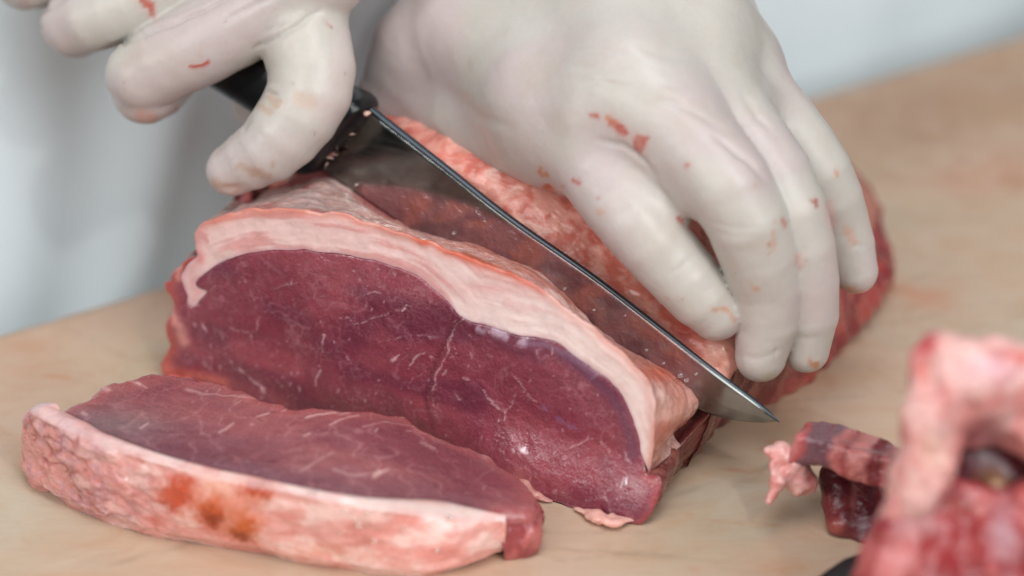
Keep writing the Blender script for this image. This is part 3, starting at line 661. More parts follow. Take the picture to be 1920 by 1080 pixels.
for L, wd, a in [([(262, 803), (270, 797), (279, 791)], 2.2, .8), ([(410, 810), (422, 803), (437, 795)], 2.4, .75), ([(481, 781), (504, 776)], 2.2, .7), ([(571, 784), (590, 778), (612, 774), (630, 772)], 2.2, .75),
                 ([(617, 797), (642, 784), (675, 779)], 2, .6), ([(571, 817), (582, 812)], 3, .6), ([(703, 809), (708, 804)], 3, .5), ([(562, 886), (596, 863), (625, 847)], 2, .4), ([(625, 880), (645, 887), (667, 891), (692, 889)], 2.6, .5),
                 ([(700, 895), (712, 888), (727, 880)], 4, .75), ([(700, 890), (712, 884)], 4, .6), ([(742, 778), (760, 782)], 2.6, .7), ([(470, 797), (474, 795)], 2.5, .5), ([(640, 775), (655, 773)], 2, .6), ([(380, 738), (470, 745), (500, 752)], 2, .4),
                 ([(350, 732), (375, 737)], 4, .4), ([(155, 772), (163, 776)], 4, .6), ([(195, 728), (203, 730)], 6, .6), ([(255, 716), (275, 728)], 3, .5), ([(245, 715), (262, 722)], 2, .6), ([(780, 800), (720, 790), (680, 800)], 1.4, .4),
                 ([(905, 850), (922, 858)], 5, .5), ([(790, 830), (815, 842)], 4, .35), ([(440, 760), (452, 752)], 1.6, .4), ([(530, 770), (548, 764)], 1.8, .4)]:
    L = np.array(L, float); m = np.where(((q > L.min(0) - 30) & (q < L.max(0) + 30)).all(1))[0]
    dd, par = polydist(q[m], L); t = np.exp(-(dd / (.65 * wd * (.5 + fbm(np.c_[q[m], 0 * m[:, None]], .1, 2, 3)))) ** 2)
    c[m] = mix(c[m], s2l(228, 180, 176, 1.0)[None], t * a * .85); V[m, 2] += t * .012
rr = np.random.RandomState(17)
for k in range(70):
    x, y = rr.uniform(130, 950), rr.uniform(710, 930); a = rr.normal(.5, .3); l = rr.uniform(3, 14)
    m = np.where((np.abs(q - (x, y)) < 22).all(1))[0]
    if len(m) == 0: continue
    dd, _ = polydist(q[m], np.array([(x, y), (x + l * math.cos(a), y - l * math.sin(a))])); c[m] = mix(c[m], s2l(205, 150, 150, 1.0)[None], np.exp(-(dd / rr.uniform(.6, 1.2)) ** 2) * rr.uniform(.1, .5))
# wavy side wall of the lean, back and right end
T = np.linspace(0, 1, 30); cenS = poly.mean(0)
wall = []
for t in T:
    r_ = RE.copy(); n_ = np.gradient(RE[:, :2], axis=0); n_ = np.c_[-n_[:, 1], n_[:, 0]]; n_ /= np.linalg.norm(n_, axis=1)[:, None] + 1e-9
    out = -n_ if ((RE[150, :2] - cenS) @ (-n_[150]) > 0) else n_
    r_[:, 2] = np.interp(t, [0, 1], [1, 0]) * (RE[:, 2] - .30) ; r_[:, :2] += out * (.18 * math.sin(t * 3.0)) ; wall.append(r_)
wall = np.array(wall); WV = wall.reshape(-1, 3)
WV[:, :2] += (np.c_[fbm(WV, 1.8, 3, 520), fbm(WV, 1.8, 3, 521)] - .5) * .4 * np.repeat(np.sin(T * np.pi), 300)[:, None]
WV[:, 2] = np.maximum(WV[:, 2], .004)
wc = mix(np.tile(s2l(150, 62, 66, 1.0), (len(WV), 1)), s2l(196, 110, 104, 1.0)[None], smst(fbm(WV, 1.6, 3, 523), .45, .65) * .6)
LV, LF, LC = join([(V, F, c), (WV, gridfaces(30, 300)[:, ::-1], wc)])
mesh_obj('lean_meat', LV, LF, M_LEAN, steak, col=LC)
# fat rim
outer_px = [(104, 757), (84, 755), (66, 760), (60, 774), (90, 790), (140, 812), (200, 838), (300, 868), (400, 894), (480, 909), (560, 927), (640, 943), (700, 953), (760, 962), (820, 968), (880, 973), (948, 977)]
bot_px2 = [(66, 830), (48, 862), (40, 890), (48, 913), (85, 938), (125, 960), (167, 980), (267, 1012), (375, 1031), (500, 1052), (625, 1073), (740, 1086), (830, 1086), (890, 1070), (938, 1042)]
def al(P, n): return resample(P, n)
N_ = 620
inr = al(innerP, N_); key = lambda P: P
OUT = al(np.array([ontop(x, y, -.06) for x, y in outer_px]), N_)
BOT = al(np.array([onZ(x, y, 0.0) for x, y in bot_px2]), N_)
# inner runs from the corner: repeat its first point while the outer line goes round the end
s_out = np.linspace(0, 1, N_); wr = .075
inr = np.stack([np.interp(np.clip((s_out - wr) / (1 - wr), 0, 1), np.linspace(0, 1, N_), inr[:, k]) for k in range(3)], 1)
outn = BOT - OUT; outn[:, 2] = 0
tan = np.gradient(OUT, axis=0); tan[:, 2] = 0; tan /= np.linalg.norm(tan, axis=1)[:, None]; nrm = np.c_[tan[:, 1], -tan[:, 0], np.zeros(N_)]
if (nrm @ (CAM * [1, 1, 0])).mean() < 0: nrm = -nrm
prof = []
for t in np.linspace(0, 1, 10)[:-1]:
    p = inr * (1 - t) + OUT * t; p[:, 2] += .10 * math.sin(t * math.pi) - .02; prof.append(p)
for t in np.linspace(0, 1, 90):
    p = OUT * (1 - t) + BOT * t
    p = p + nrm * (.16 * math.sin(math.pi * t ** .8) ** .8 if 0 < t < 1 else 0) - nrm * (.22 * smst(t, .8, 1.0)); prof.append(p)
prof = np.array(prof).transpose(1, 0, 2); npf = prof.shape[1]
V = prof.reshape(-1, 3); F = gridfaces(N_, npf); N = vnormals(V, F)
if (N @ (-FW)).mean() < 0: N = -N; F = F[:, ::-1]
ss = np.repeat(s_out, npf); tt = np.tile(np.arange(npf) / (npf - 1), N_); pp = proj(V)
left = 1 - smst(pp[:, 0], 120, 420); emask = smst(tt, .07, .16) * smst(ss, 0, .01) * smst(1 - ss, 0, .01)
g = fbm(V, (2.0, 2.0, 2.6), 4, 600); rg = np.abs(fbm(V + .5 * np.c_[g, g, g], (1.5, 1.5, 3.0), 3, 610) - .5) * 2
V = V + N * (((g - .5) * (.07 + .17 * left) - np.exp(-(rg / .16) ** 2) * (.01 + .035 * left) + (fbm(V, .7, 2, 620) - .5) * .25) * emask)[:, None]
c = mix(np.tile(s2l(240, 176, 168, 1.0), (len(V), 1)), s2l(246, 206, 198, 1.0)[None], smst(fbm(V, (1.1, 1.1, 2), 4, 630), .42, .6))
c = mix(c, s2l(216, 130, 118, 1.0)[None], smst(fbm(V, (1.0, 1.0, 2.2), 4, 640), .47, .62) * .6)
c = mix(c, s2l(196, 120, 116, 1.0)[None], left * .5)
c = mix(c, s2l(150, 50, 48, 1.0)[None], np.exp(-(rg / .22) ** 2) * (.08 + .55 * left) * smst(fbm(V, 1.1, 3, 655), .38, .55))
c = mix(c, s2l(196, 150, 156, 1.0)[None], left * smst(fbm(V, 2.6, 3, 650), .52, .66) * .5)
qq = pp + (np.c_[fbm(np.c_[pp, 0 * pp[:, :1]], .12, 3, 663), fbm(np.c_[pp, 0 * pp[:, :1]], .12, 3, 664)] - .5) * 26 + (np.c_[fbm(np.c_[pp, 0 * pp[:, :1]], .03, 4, 661), fbm(np.c_[pp, 0 * pp[:, :1]], .03, 4, 662)] - .5) * 34
for (x, y), rx, ry, col, a in (((405, 925), 80, 55, (228, 142, 104), .5), ((330, 930), 28, 24, (178, 52, 30), 1), ((352, 905), 14, 14, (196, 70, 38), .8), ((398, 955), 38, 32, (204, 88, 36), 1), ((330, 925), 36, 28, (200, 84, 50), .8), ((396, 968), 22, 19, (150, 50, 10), 1), ((458, 985), 36, 34, (206, 96, 34), 1), ((458, 1000), 22, 16, (150, 54, 10), 1), ((482, 912), 32, 28, (200, 84, 36), 1), ((484, 914), 18, 16, (172, 56, 16), 1), ((452, 878), 22, 10, (204, 84, 50), .8),
                                ((400, 880), 40, 9, (206, 92, 60), .7), ((345, 872), 12, 8, (196, 80, 50), .7), ((256, 853), 17, 9, (198, 86, 60), .85), ((222, 838), 13, 7, (192, 80, 62), .8), ((165, 822), 10, 12, (190, 92, 74), .7), ((290, 985), 22, 14, (200, 96, 82), .6), ((138, 885), 14, 12, (150, 48, 46), .7), 
                                ((600, 1040), 60, 14, (222, 150, 120), .4), ((690, 1040), 30, 12, (220, 140, 120), .5)):
    t = np.exp(-(((qq[:, 0] - x) / rx) ** 2 + ((qq[:, 1] - y) / ry) ** 2) ** 1.4)
    c = mix(c, s2l(*col, 1.0)[None], t * a)
c = mix(c, s2l(214, 186, 184, 1.0)[None], np.exp(-((tt - .07) / .045) ** 2) * .6)
c = mix(c, s2l(222, 196, 188, 1.0)[None], np.exp(-(polydist(pp, np.array([(650, 936), (760, 948), (860, 958), (900, 962)], float))[0] / 11) ** 2) * .85)
# right end cap
ec = prof[-1]; cen = (inr[-1] + BOT[-1]) / 2 + np.array([.0, .5, .2]); cap = np.array([V.reshape(N_, npf, 3)[-1] * (1 - a) + cen * a for a in np.linspace(0, 1, 6)])
capV = cap.reshape(-1, 3)
RV, RF, RC = join([(V, F, c), (capV, gridfaces(6, npf), np.tile(s2l(200, 130, 124, 1.0), (len(capV), 1)))])
RV[:, 2] = np.maximum(RV[:, 2], .003)
mesh_obj('fat_rim', RV, RF, M_FAT, steak, col=RC)
#@@STEAK_END

# ------------------------------------------------------------------ knife
knife = empty('butcher_knife', kpt(660, 260), 'butcher knife with black handle and wet steel blade slicing down into the fat cap', 'knife')
def k2(P): v = P - KA; return np.array([v @ KD, v @ KV])
heelT = k2(kpt(697, 204)); tipK = k2(kpt(1461, 789)); heelB = k2(kpt(596, 322))
spine = resample(np.array([k2(kpt(x, y)) for x, y in ((697, 204), (830, 308), (960, 411), (1130, 531), (1330, 688), (1420, 756), (1461, 790))]), 220)
edgeK = resample(np.array([k2(kpt(x, y)) for x, y in ((604, 318), (700, 384), (850, 490), (1000, 590), (1150, 680), (1260, 742), (1320, 772), (1365, 786), (1420, 792), (1461, 790.5))]), 220)
nb = 26; VB = []
for i in range(220):
    s_, e_ = spine[i], edgeK[i]; t = np.linspace(0, 1, nb); t = t ** 1.0
    c_ = s_[None] * (1 - t)[:, None] + e_[None] * t[:, None]
    wd = np.linalg.norm(s_ - e_); th = .11 * min(1, wd / .55)
    half = th * np.interp(t, [0, .03, .12, .6, 1], [.55, 1, .9, .55, .02]); fr = KA + c_[:, :1] * KD + c_[:, 1:] * KV + KN * half[:, None]; bk = KA + c_[:, :1] * KD + c_[:, 1:] * KV - KN * half[:, None]
    VB.append(np.vstack([fr, bk[::-1]]))
VB = np.array(VB); nb2 = 2 * nb
V = VB.reshape(-1, 3); F = gridfaces(220, nb2, closed=True)
pp = proj(V); tt = np.tile(np.r_[np.linspace(0, 1, nb), np.linspace(1, 0, nb)], 220)
# smear of blood and fat plus the meat's reflection, painted on the lower blade: alpha channel of 'col'
bl = np.array([(640, 300), (665, 342), (760, 350), (860, 376), (960, 415), (1010, 442), (1100, 505), (1290, 650)], float)
side = pp[:, 1] - np.interp(pp[:, 0] + (fbm(np.c_[pp, 0 * pp[:, :1]], .03, 3, 700) - .5) * 30, bl[:, 0], bl[:, 1])
refl_smear = smst(side, -6, 10) * smst(pp[:, 0], 655, 690) * (1 - smst(pp[:, 0] + (pp[:, 1] - 700) * .4, 1290, 1345)); refl_smear *= .82
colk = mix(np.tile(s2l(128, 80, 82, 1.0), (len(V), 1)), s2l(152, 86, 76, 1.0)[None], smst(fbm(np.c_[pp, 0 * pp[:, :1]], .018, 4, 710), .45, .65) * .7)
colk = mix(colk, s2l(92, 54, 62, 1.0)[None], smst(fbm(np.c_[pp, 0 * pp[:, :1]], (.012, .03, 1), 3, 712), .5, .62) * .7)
m, nt, b = newmat('wet_blade_steel'); a = nt.nodes.new('ShaderNodeAttribute'); a.attribute_name = 'col'
n1 = noise(nt, 60, 4, .6, 0, stretch=(1, 1, 14)); steelr = ramp(nt, n1.outputs['Fac'], [(.3, (.10,) * 3), (.7, (.24,) * 3)])
setin(b, Metallic=1.0, Specular_IOR_Level=.5); n5 = noise(nt, 35, 4, .65, .5); rb = ramp(nt, n5.outputs['Fac'], [(.3, (.10, .108, .10)), (.7, (.26, .265, .25))]); nt.links.new(rb.outputs[0], b.inputs['Base Color']); nt.links.new(steelr.outputs[0], b.inputs['Roughness'])
b2 = nt.nodes.new('ShaderNodeBsdfPrincipled'); nt.links.new(a.outputs['Color'], b2.inputs['Base Color']); setin(b2, Roughness=.16, Coat_Weight=.6, Coat_Roughness=.08, Subsurface_Weight=.0)
n2 = noise(nt, 420, 3, .5, .4); n3 = noise(nt, 110, 3, .5, .3)
bb = bump(nt, n2.outputs['Fac'], b2, .8, .0009); bump(nt, n3.outputs['Fac'], b2, .8, .0018, bb)
ms = nt.nodes.new('ShaderNodeMixShader'); nt.links.new(b.outputs[0], ms.inputs[1]); nt.links.new(b2.outputs[0], ms.inputs[2])
fr_ = nt.nodes.new('ShaderNodeMath'); fr_.operation = 'MULTIPLY'; nt.links.new(a.outputs['Alpha'], fr_.inputs[0])
fn = ramp(nt, n3.outputs['Fac'], [(.3, (.62,) * 3), (.6, (1,) * 3)]); nt.links.new(fn.outputs[0], fr_.inputs[1]); nt.links.new(fr_.outputs[0], ms.inputs[0])
nt.links.new(ms.outputs[0], nt.nodes['Material Output'].inputs[0]); M_BLADE = m
blade = mesh_obj('blade', V, F, M_BLADE, knife, col=colk, wet=refl_smear)
# brighter ground spine
M_SPINE = plain('spine_steel', (.09, .11, .13), .45, 1)
sp = []
for i in range(220):
    s_, e_ = spine[i], edgeK[i]; wd = np.linalg.norm(s_ - e_); k = min(1, wd / .4); dn = (e_ - s_) / max(wd, 1e-6); c3 = KA + s_[0] * KD + s_[1] * KV; dn3 = dn[0] * KD + dn[1] * KV
    k *= .8 - .3 * i / 219
    for a_, b_ in ((-.05, -.12), (-.065, 0), (-.05, .12), (.0, .15), (.12, .135), (.12, -.135), (0, -.15)): sp.append(c3 + dn3 * a_ * (.3 + .7 * k) + KN * b_ * k)
mesh_obj('spine', np.array(sp), gridfaces(220, 7, closed=True), M_SPINE, blade)
# handle: moulded black plastic
m, nt, b = newmat('black_handle'); n1 = noise(nt, 900, 2, .5); bump(nt, n1.outputs['Fac'], b, .15, .0002); setin(b, Base_Color=(.006, .006, .007, 1), Roughness=.28, Coat_Weight=.1, Specular_IOR_Level=.35); M_HANDLE = m
hc0 = (k2(kpt(697, 196)) + k2(kpt(590, 324))) / 2; hax = (k2(kpt(0, -260)) - k2(kpt(640, 262)))
hdir = np.array([k2(kpt(300, 2)) - k2(kpt(640, 262))])[0]; hdir /= np.linalg.norm(hdir); hper = k2(kpt(697, 196)) - k2(kpt(590, 324)); hw0 = np.linalg.norm(hper) / 2; hper /= np.linalg.norm(hper)
hp2 = np.array([-hdir[1], hdir[0]]); hp2 = hp2 if hp2 @ hper > 0 else -hp2
rings = []; HL = 12.5
for s_, wt, wb, th in ((-.12, hw0 * .75, hw0 * .75, .5), (-.05, hw0 * .95, hw0 * .95, .75), (.1, hw0 * 1.03, hw0 * 1.06, .9), (.35, hw0 * 1.06, hw0 * 1.12, .98), (.8, hw0 * .95, hw0 * 1.0, 1.0), (1.5, hw0 * .88, hw0 * .72, 1.0), (2.6, hw0 * .86, hw0 * .6, .98), (4.5, hw0 * .86, hw0 * .72, 1.0), (7, hw0 * .85, hw0 * .85, 1.0), (9.5, hw0 * .85, hw0 * .75, .95), (11.5, hw0 * .9, hw0 * 1.0, .95), (12.3, hw0 * .8, hw0 * .95, .85), (12.6, hw0 * .4, hw0 * .5, .5)):
    f_ = smst(s_, 0, 1.5); pr = hper * (1 - f_) + hp2 * f_; pr /= np.linalg.norm(pr)
    c_ = hc0 + hdir * s_; ring = []
    for a_ in np.linspace(0, 2 * np.pi, 40, endpoint=False):
        ca, sa = math.cos(a_), math.sin(a_); ex = .62
        x = math.copysign(abs(ca) ** ex, ca); y = math.copysign(abs(sa) ** ex, sa)
        q = c_ + pr * x * (wt if x > 0 else wb)
        ring.append(KA + q[0] * KD + q[1] * KV + KN * y * th)
    rings.append(ring)
rings = np.array(rings); hs = np.linspace(0, 1, len(rings)); hs2 = np.linspace(0, 1, 100)
hf = loft(list(rings), hs); HR = np.array([hf(t) for t in hs2])
V = HR.reshape(-1, 3); F = [list(f) for f in gridfaces(100, 40, closed=True)] + [list(range(40))[::-1], [99 * 40 + j for j in range(40)]]
handle = mesh_obj('handle', V, F, M_HANDLE, knife)
# meat shreds stuck at the bolster
rr = np.random.RandomState(3)
for k, (x, y, l, an) in enumerate(((640, 262, .5, .9), (655, 243, .35, .5), (625, 290, .45, .2), (612, 312, .4, 1.2), (672, 224, .3, .8), (690, 214, .35, .6), (632, 275, .25, 2.0), (616, 296, .5, .1), (648, 232, .3, 1.2), (660, 252, .3, 0.3))):
    p = kpt(x, y, -.35 if x < 650 else -.25); dr = KD * math.cos(an) + KV * math.sin(an)
    V, F, caps = tube_mesh([p - dr * l / 3, p + KN * .04 + KV * .03, p + dr * l / 3], [.035, rr.uniform(.05, .10), .03], 5, 10, k, .7, .9)
    mesh_obj('meat_fleck', V, [list(f) for f in F] + [c_[:3] for c_ in caps], M_FAT, knife, col=np.tile(s2l(*((205, 160, 148) if k % 2 else (120, 80, 74)), 1.0), (len(V), 1)))
def handle_depth(x, y):
    # depth of the handle axis seen at photo place x,y
    best = None
    for s_ in np.linspace(-1, 13, 60):
        q = hc0 + hdir * s_; P = KA + q[0] * KD + q[1] * KV; p_ = proj(P); d_ = np.hypot(*(p_ - (x, y)))
        if best is None or d_ < best[0]: best = (d_, depth(P))
    return best[1]

# ------------------------------------------------------------------ implicit surfaces
def rcone(P, a, b, ra, rb):
    ba = b - a; l2 = ba @ ba; t = np.clip(((P - a) @ ba) / l2, 0, 1)
    return np.linalg.norm(P - a - t[:, None] * ba, axis=1) - (ra + (rb - ra) * t)
def smin(a, b, k):
    h = np.clip(.5 + .5 * (b - a) / k, 0, 1); return b * (1 - h) + a * h - k * h * (1 - h)
def surface_nets(fn, lo, hi, h):
    lo = np.asarray(lo, float); n = (np.ceil((np.asarray(hi) - lo) / h / 4).astype(int) + 1) * 4 + 1
    cg = [lo[i] + h * 4 * np.arange((n[i] - 1) // 4 + 1) for i in range(3)]
    G = np.stack(np.meshgrid(*cg, indexing='ij'), -1); fc = fn(G.reshape(-1, 3)).reshape(G.shape[:3])
    idx = [np.clip((np.arange(n[i]) + 2) // 4, 0, len(cg[i]) - 1) for i in range(3)]
    f = fc[np.ix_(*idx)].astype(np.float32)
    mk = np.abs(f) < 6.5 * h
    ii = np.argwhere(mk); f[mk] = fn(lo + ii * h)
    s = f < 0
    nx, ny, nz = n
    cell = np.zeros((nx - 1, ny - 1, nz - 1), np.int8)
    for a in (0, 1):
        for b_ in (0, 1):
            for c_ in (0, 1): cell += s[a:nx - 1 + a, b_:ny - 1 + b_, c_:nz - 1 + c_]
    act = (cell > 0) & (cell < 8); ids = -np.ones(cell.shape, np.int64); C = np.argwhere(act); ids[act] = np.arange(len(C))
    acc = np.zeros((len(C), 3)); cnt = np.zeros(len(C))
    offs = [(a, b_, c_) for a in (0, 1) for b_ in (0, 1) for c_ in (0, 1)]
    for o in offs:
        for ax in range(3):
            if o[ax]: continue
            o2 = list(o); o2[ax] = 1
            fa = f[C[:, 0] + o[0], C[:, 1] + o[1], C[:, 2] + o[2]]; fb = f[C[:, 0] + o2[0], C[:, 1] + o2[1], C[:, 2] + o2[2]]
            m_ = (fa < 0) != (fb < 0); t = np.where(m_, fa / np.where(m_, fa - fb, 1), 0)
            p_ = np.tile(np.array(o, float), (len(C), 1)); p_[:, ax] = t
            acc[m_] += p_[m_]; cnt[m_] += 1
    V = lo + (C + acc / cnt[:, None]) * h
    Fs = []
    for ax in range(3):
        a, b_ = [k for k in range(3) if k != ax]
        sl0 = [slice(1, -1)] * 3; sl1 = [slice(1, -1)] * 3; sl0[ax] = slice(0, -1); sl1[ax] = slice(1, None)
        s0, s1 = s[tuple(sl0)], s[tuple(sl1)]; E = np.argwhere(s0 != s1); fl = s0[tuple(E.T)]
        E = E.copy(); 
        for k in (a, b_): E[:, k] += 1
        def cid(da, db):
            e = E.copy(); e[:, a] += da; e[:, b_] += db; return ids[e[:, 0], e[:, 1], e[:, 2]]
        q = np.stack([cid(-1, -1), cid(0, -1), cid(0, 0), cid(-1, 0)], 1)
        fl = fl if ax != 1 else ~fl
        q[~fl] = q[~fl][:, ::-1]; Fs.append(q)
    F = np.vstack(Fs); F = F[(F >= 0).all(1)]
    # project on to the surface
    for _ in range(2):
        e = h * .3; f0 = fn(V); g_ = np.stack([(fn(V + np.eye(3)[k] * e) - f0) / e for k in range(3)], 1)
        st_ = np.clip(f0, -h, h)[:, None] * g_ / np.maximum((g_ ** 2).sum(1), .5)[:, None]; V = V - st_ * np.minimum(1, .5 * h / np.maximum(np.linalg.norm(st_, axis=1), 1e-9))[:, None]
    N = g_ / np.maximum(np.linalg.norm(g_, axis=1, keepdims=True), 1e-9)
    return V, F, N

# ------------------------------------------------------------------ gloved hands
def hand_sdf(fingers, palm, kf=.012, kb=.55, kp=1.1, kadj=.06):
    """fingers: list of chains [(P, r), ...]; palm: list of cones (a, ra, b, rb)"""
    def fine(ch):
        Q = resample(np.array([np.r_[p, r] for p, r in ch]), 3 * (len(ch) - 1) + 1); return [(q[:3], q[3]) for q in Q]
    fingers = [fine(ch) for ch in fingers]
    def fn(P):
        pal = None
        for a, ra, b_, rb in palm:
            d_ = rcone(P, a, b_, ra, rb); pal = d_ if pal is None else smin(pal, d_, kp)
        fs = None
        for ch in fingers:
            d_ = None
            for (a, ra), (b_, rb) in zip(ch[:-1], ch[1:]):
                e_ = rcone(P, a, b_, ra, rb); d_ = e_ if d_ is None else smin(d_, e_, kf)
            fs = d_ if fs is None else smin(fs, d_, kadj)
        return smin(pal, fs, kb)
    return fn
def Z3(x, y, z): return onZ(x, y, z)
GLOVE_BASE = s2l(191, 184, 176, 1.0)
def glove_finish(V, F, N, creases, stains, seed, ridges=()):
    pp = proj(V); vis = (N @ (-FW)) > -.05
    dsp = (fbm(V, .9, 2, seed) - .5) * .05 + (fbm(V, (3, 3, 3), 3, seed + 1) - .5) * .018
    for L, wd, dp in creases:
        L = np.array(L, float); m_ = np.where(vis & ((pp > L.min(0) - 60) & (pp < L.max(0) + 60)).all(1))[0]
        qq_ = pp[m_] + (np.c_[fbm(np.c_[pp[m_], 0 * m_[:, None]], .04, 2, 3), fbm(np.c_[pp[m_], 0 * m_[:, None]], .04, 2, 4)] - .5) * 6
        dp = dp * 1.15; wd = wd * .9; d_, par = polydist(qq_, L); taper = np.sin(np.pi * np.clip(par, .04, .96)) ** .6
        dsp[m_] -= dp * np.exp(-(d_ / wd) ** 2) * taper
    V = V + N * dsp[:, None]
    c = np.tile(GLOVE_BASE, (len(V), 1)) * (.97 + .06 * fbm(V, .6, 3, seed + 5))[:, None]
    c = mix(c, s2l(190, 174, 172, 1.0)[None], smst(fbm(V, .35, 2, seed + 8), .42, .65) * .8)
    c = mix(c, s2l(176, 162, 146, 1.0)[None], smst(fbm(V, .9, 3, seed + 9), .58, .78) * .25)
    rr = np.random.RandomState(seed)
    qw = pp + (np.c_[fbm(np.c_[pp, 0 * pp[:, :1]], .12, 3, 13), fbm(np.c_[pp, 0 * pp[:, :1]], .12, 3, 14)] - .5) * 12
    for L, wd, col, a in stains:
        L = np.array(L, float); m_ = np.where(vis & ((qw > L.min(0) - 3 * wd - 5) & (qw < L.max(0) + 3 * wd + 5)).all(1))[0]
        d_, _ = polydist(qw[m_], L); t = smst(wd * 1.5 - d_, 0, wd * .8) * (.65 + .6 * fbm(np.c_[pp[m_], 0 * m_[:, None]], .25, 2, 9)); t2 = np.exp(-(d_ / (wd * 1.7)) ** 2) * .3
        c[m_] = mix(c[m_], s2l(*[q_ * .93 for q_ in col], 1.0)[None], np.clip(np.maximum(t, t2) * a, 0, 1))
    return V, c
RED = (190, 84, 66); ORG = (206, 140, 104); BRN = (186, 152, 128)

# --- the hand that presses the roast down
idx = [(Z3(1030, 175, 9.6), 1.35), (Z3(1172, 388, 7.75), 1.12), (Z3(1272, 508, 6.15), .98), (Z3(1318, 560, 5.35), .92), (Z3(1343, 585, 4.95), .80)]
mid = [(Z3(1180, 140, 10.8), 1.35), (Z3(1368, 352, 8.8), 1.2), (Z3(1440, 545, 5.6), 1.04), (Z3(1426, 668, 3.7), .72)]
rin = [(Z3(1285, 120, 10.6), 1.2), (Z3(1460, 342, 8.5), 1.05), (Z3(1514, 545, 5.4), .92), (Z3(1512, 655, 3.6), .66)]
lit = [(Z3(1370, 120, 9.8), 1.15), (Z3(1522, 305, 7.9), 1.0), (Z3(1578, 430, 5.8), .86), (Z3(1604, 508, 4.6), .66)]
thu = [(Z3(920, -60, 10.2), 1.7), (Z3(795, 100, 8.5), 1.5), (Z3(700, 222, 6.3), 1.0), (Z3(560, 212, 5.8), .9), (Z3(482, 198, 5.6), .8)]
wri = Z3(1040, -420, 13.2); wr2 = Z3(1120, -430, 13.4); far1 = atD(1090, -1150, depth(wri) + 6)
palm = [(idx[0][0], 1.5, mid[0][0] + [0, 0, -.1], 1.5), (mid[0][0] + [0, 0, -.1], 1.5, rin[0][0] + [0, 0, -.2], 1.4), (rin[0][0], 1.35, lit[0][0], 1.2), (Z3(1110, 230, 9.6), 1.15, Z3(1250, 225, 10.0), 1.15), (Z3(1250, 225, 10.0), 1.15, Z3(1400, 210, 9.4), 1.0), (Z3(1170, 300, 8.6), .95, Z3(1290, 345, 8.5), .9),
        (wri, 2.3, idx[0][0] + [0, .2, -.3], 1.6), (wri, 2.3, mid[0][0] + [0, .3, -.3], 1.5), (wr2, 2.3, rin[0][0] + [0, .3, -.3], 1.4), (wr2, 2.2, lit[0][0] + [0, .2, -.2], 1.35),
        (wri, 2.3, thu[0][0], 1.7), (thu[0][0], 1.7, thu[1][0], 1.5), (Z3(792, 190, 7.0), 1.15, Z3(1060, 290, 8.1), 1.15), (Z3(880, 60, 9.6), 1.7, Z3(1050, 190, 9.4), 1.5), (Z3(930, -60, 11), 1.9, Z3(1180, 60, 11.2), 1.7), (Z3(1180, 0, 11.8), 1.7, Z3(1310, 40, 11.3), 1.5),
        (wri, 2.6, far1, 3.3), (wr2, 2.5, far1 + [1.5, 0, 0], 3.2)]
fn1 = hand_sdf([idx, mid, rin, lit, thu[1:]], palm, kadj=.05)
allp = np.array([p for ch in (idx, mid, rin, lit, thu) for p, _ in ch] + [wri, wr2, Z3(1040, -700, 13)])
lo, hi = allp.min(0) - 3, allp.max(0) + 2.5
V, F, N = surface_nets(fn1, lo, hi, .085)
creases = [([(1060 + k * 22, 96 + k * 9), (1130 + k * 22, 90 + k * 12), (1200 + k * 24, 108 + k * 10)], 5, .018) for k in range(7)] + [([(1120, 262), (1165, 270), (1205, 298), (1232, 330)], 5, .07), ([(1340, 255), (1400, 300), (1440, 345)], 7, .10), ([(1225, 330), (1262, 392), (1292, 432)], 8, .05),
           ([(1395, 665), (1410, 672), (1440, 670), (1465, 655)], 4, .03), ([(1090, 150), (1150, 160), (1230, 168)], 9, .035), ([(1160, 175), (1220, 190), (1300, 195)], 7, .03), ([(1200, 90), (1260, 110), (1330, 120)], 9, .03),
           ([(1255, 190), (1310, 215), (1360, 250)], 7, .04), ([(1060, 120), (1140, 130), (1210, 120)], 8, .03), ([(1390, 170), (1420, 220), (1450, 250)], 7, .05), ([(1330, 415), (1370, 428), (1420, 425)], 5, .02), ([(1335, 435), (1380, 445), (1425, 440)], 4, .02),
           ([(1160, 405), (1190, 385), (1215, 365)], 5, .018), ([(1250, 515), (1275, 500), (1300, 480)], 4, .018), ([(860, 180), (900, 220), (960, 240)], 12, .04), ([(1595, 465), (1605, 460), (1625, 462)], 4, .03), ([(1318, 548), (1338, 540), (1362, 556)], 4, .012), ([(1385, 658), (1392, 690)], 4, .02), ([(1455, 650), (1452, 684)], 4, .02), ([(1492, 640), (1500, 634), (1530, 636)], 4, .02)]
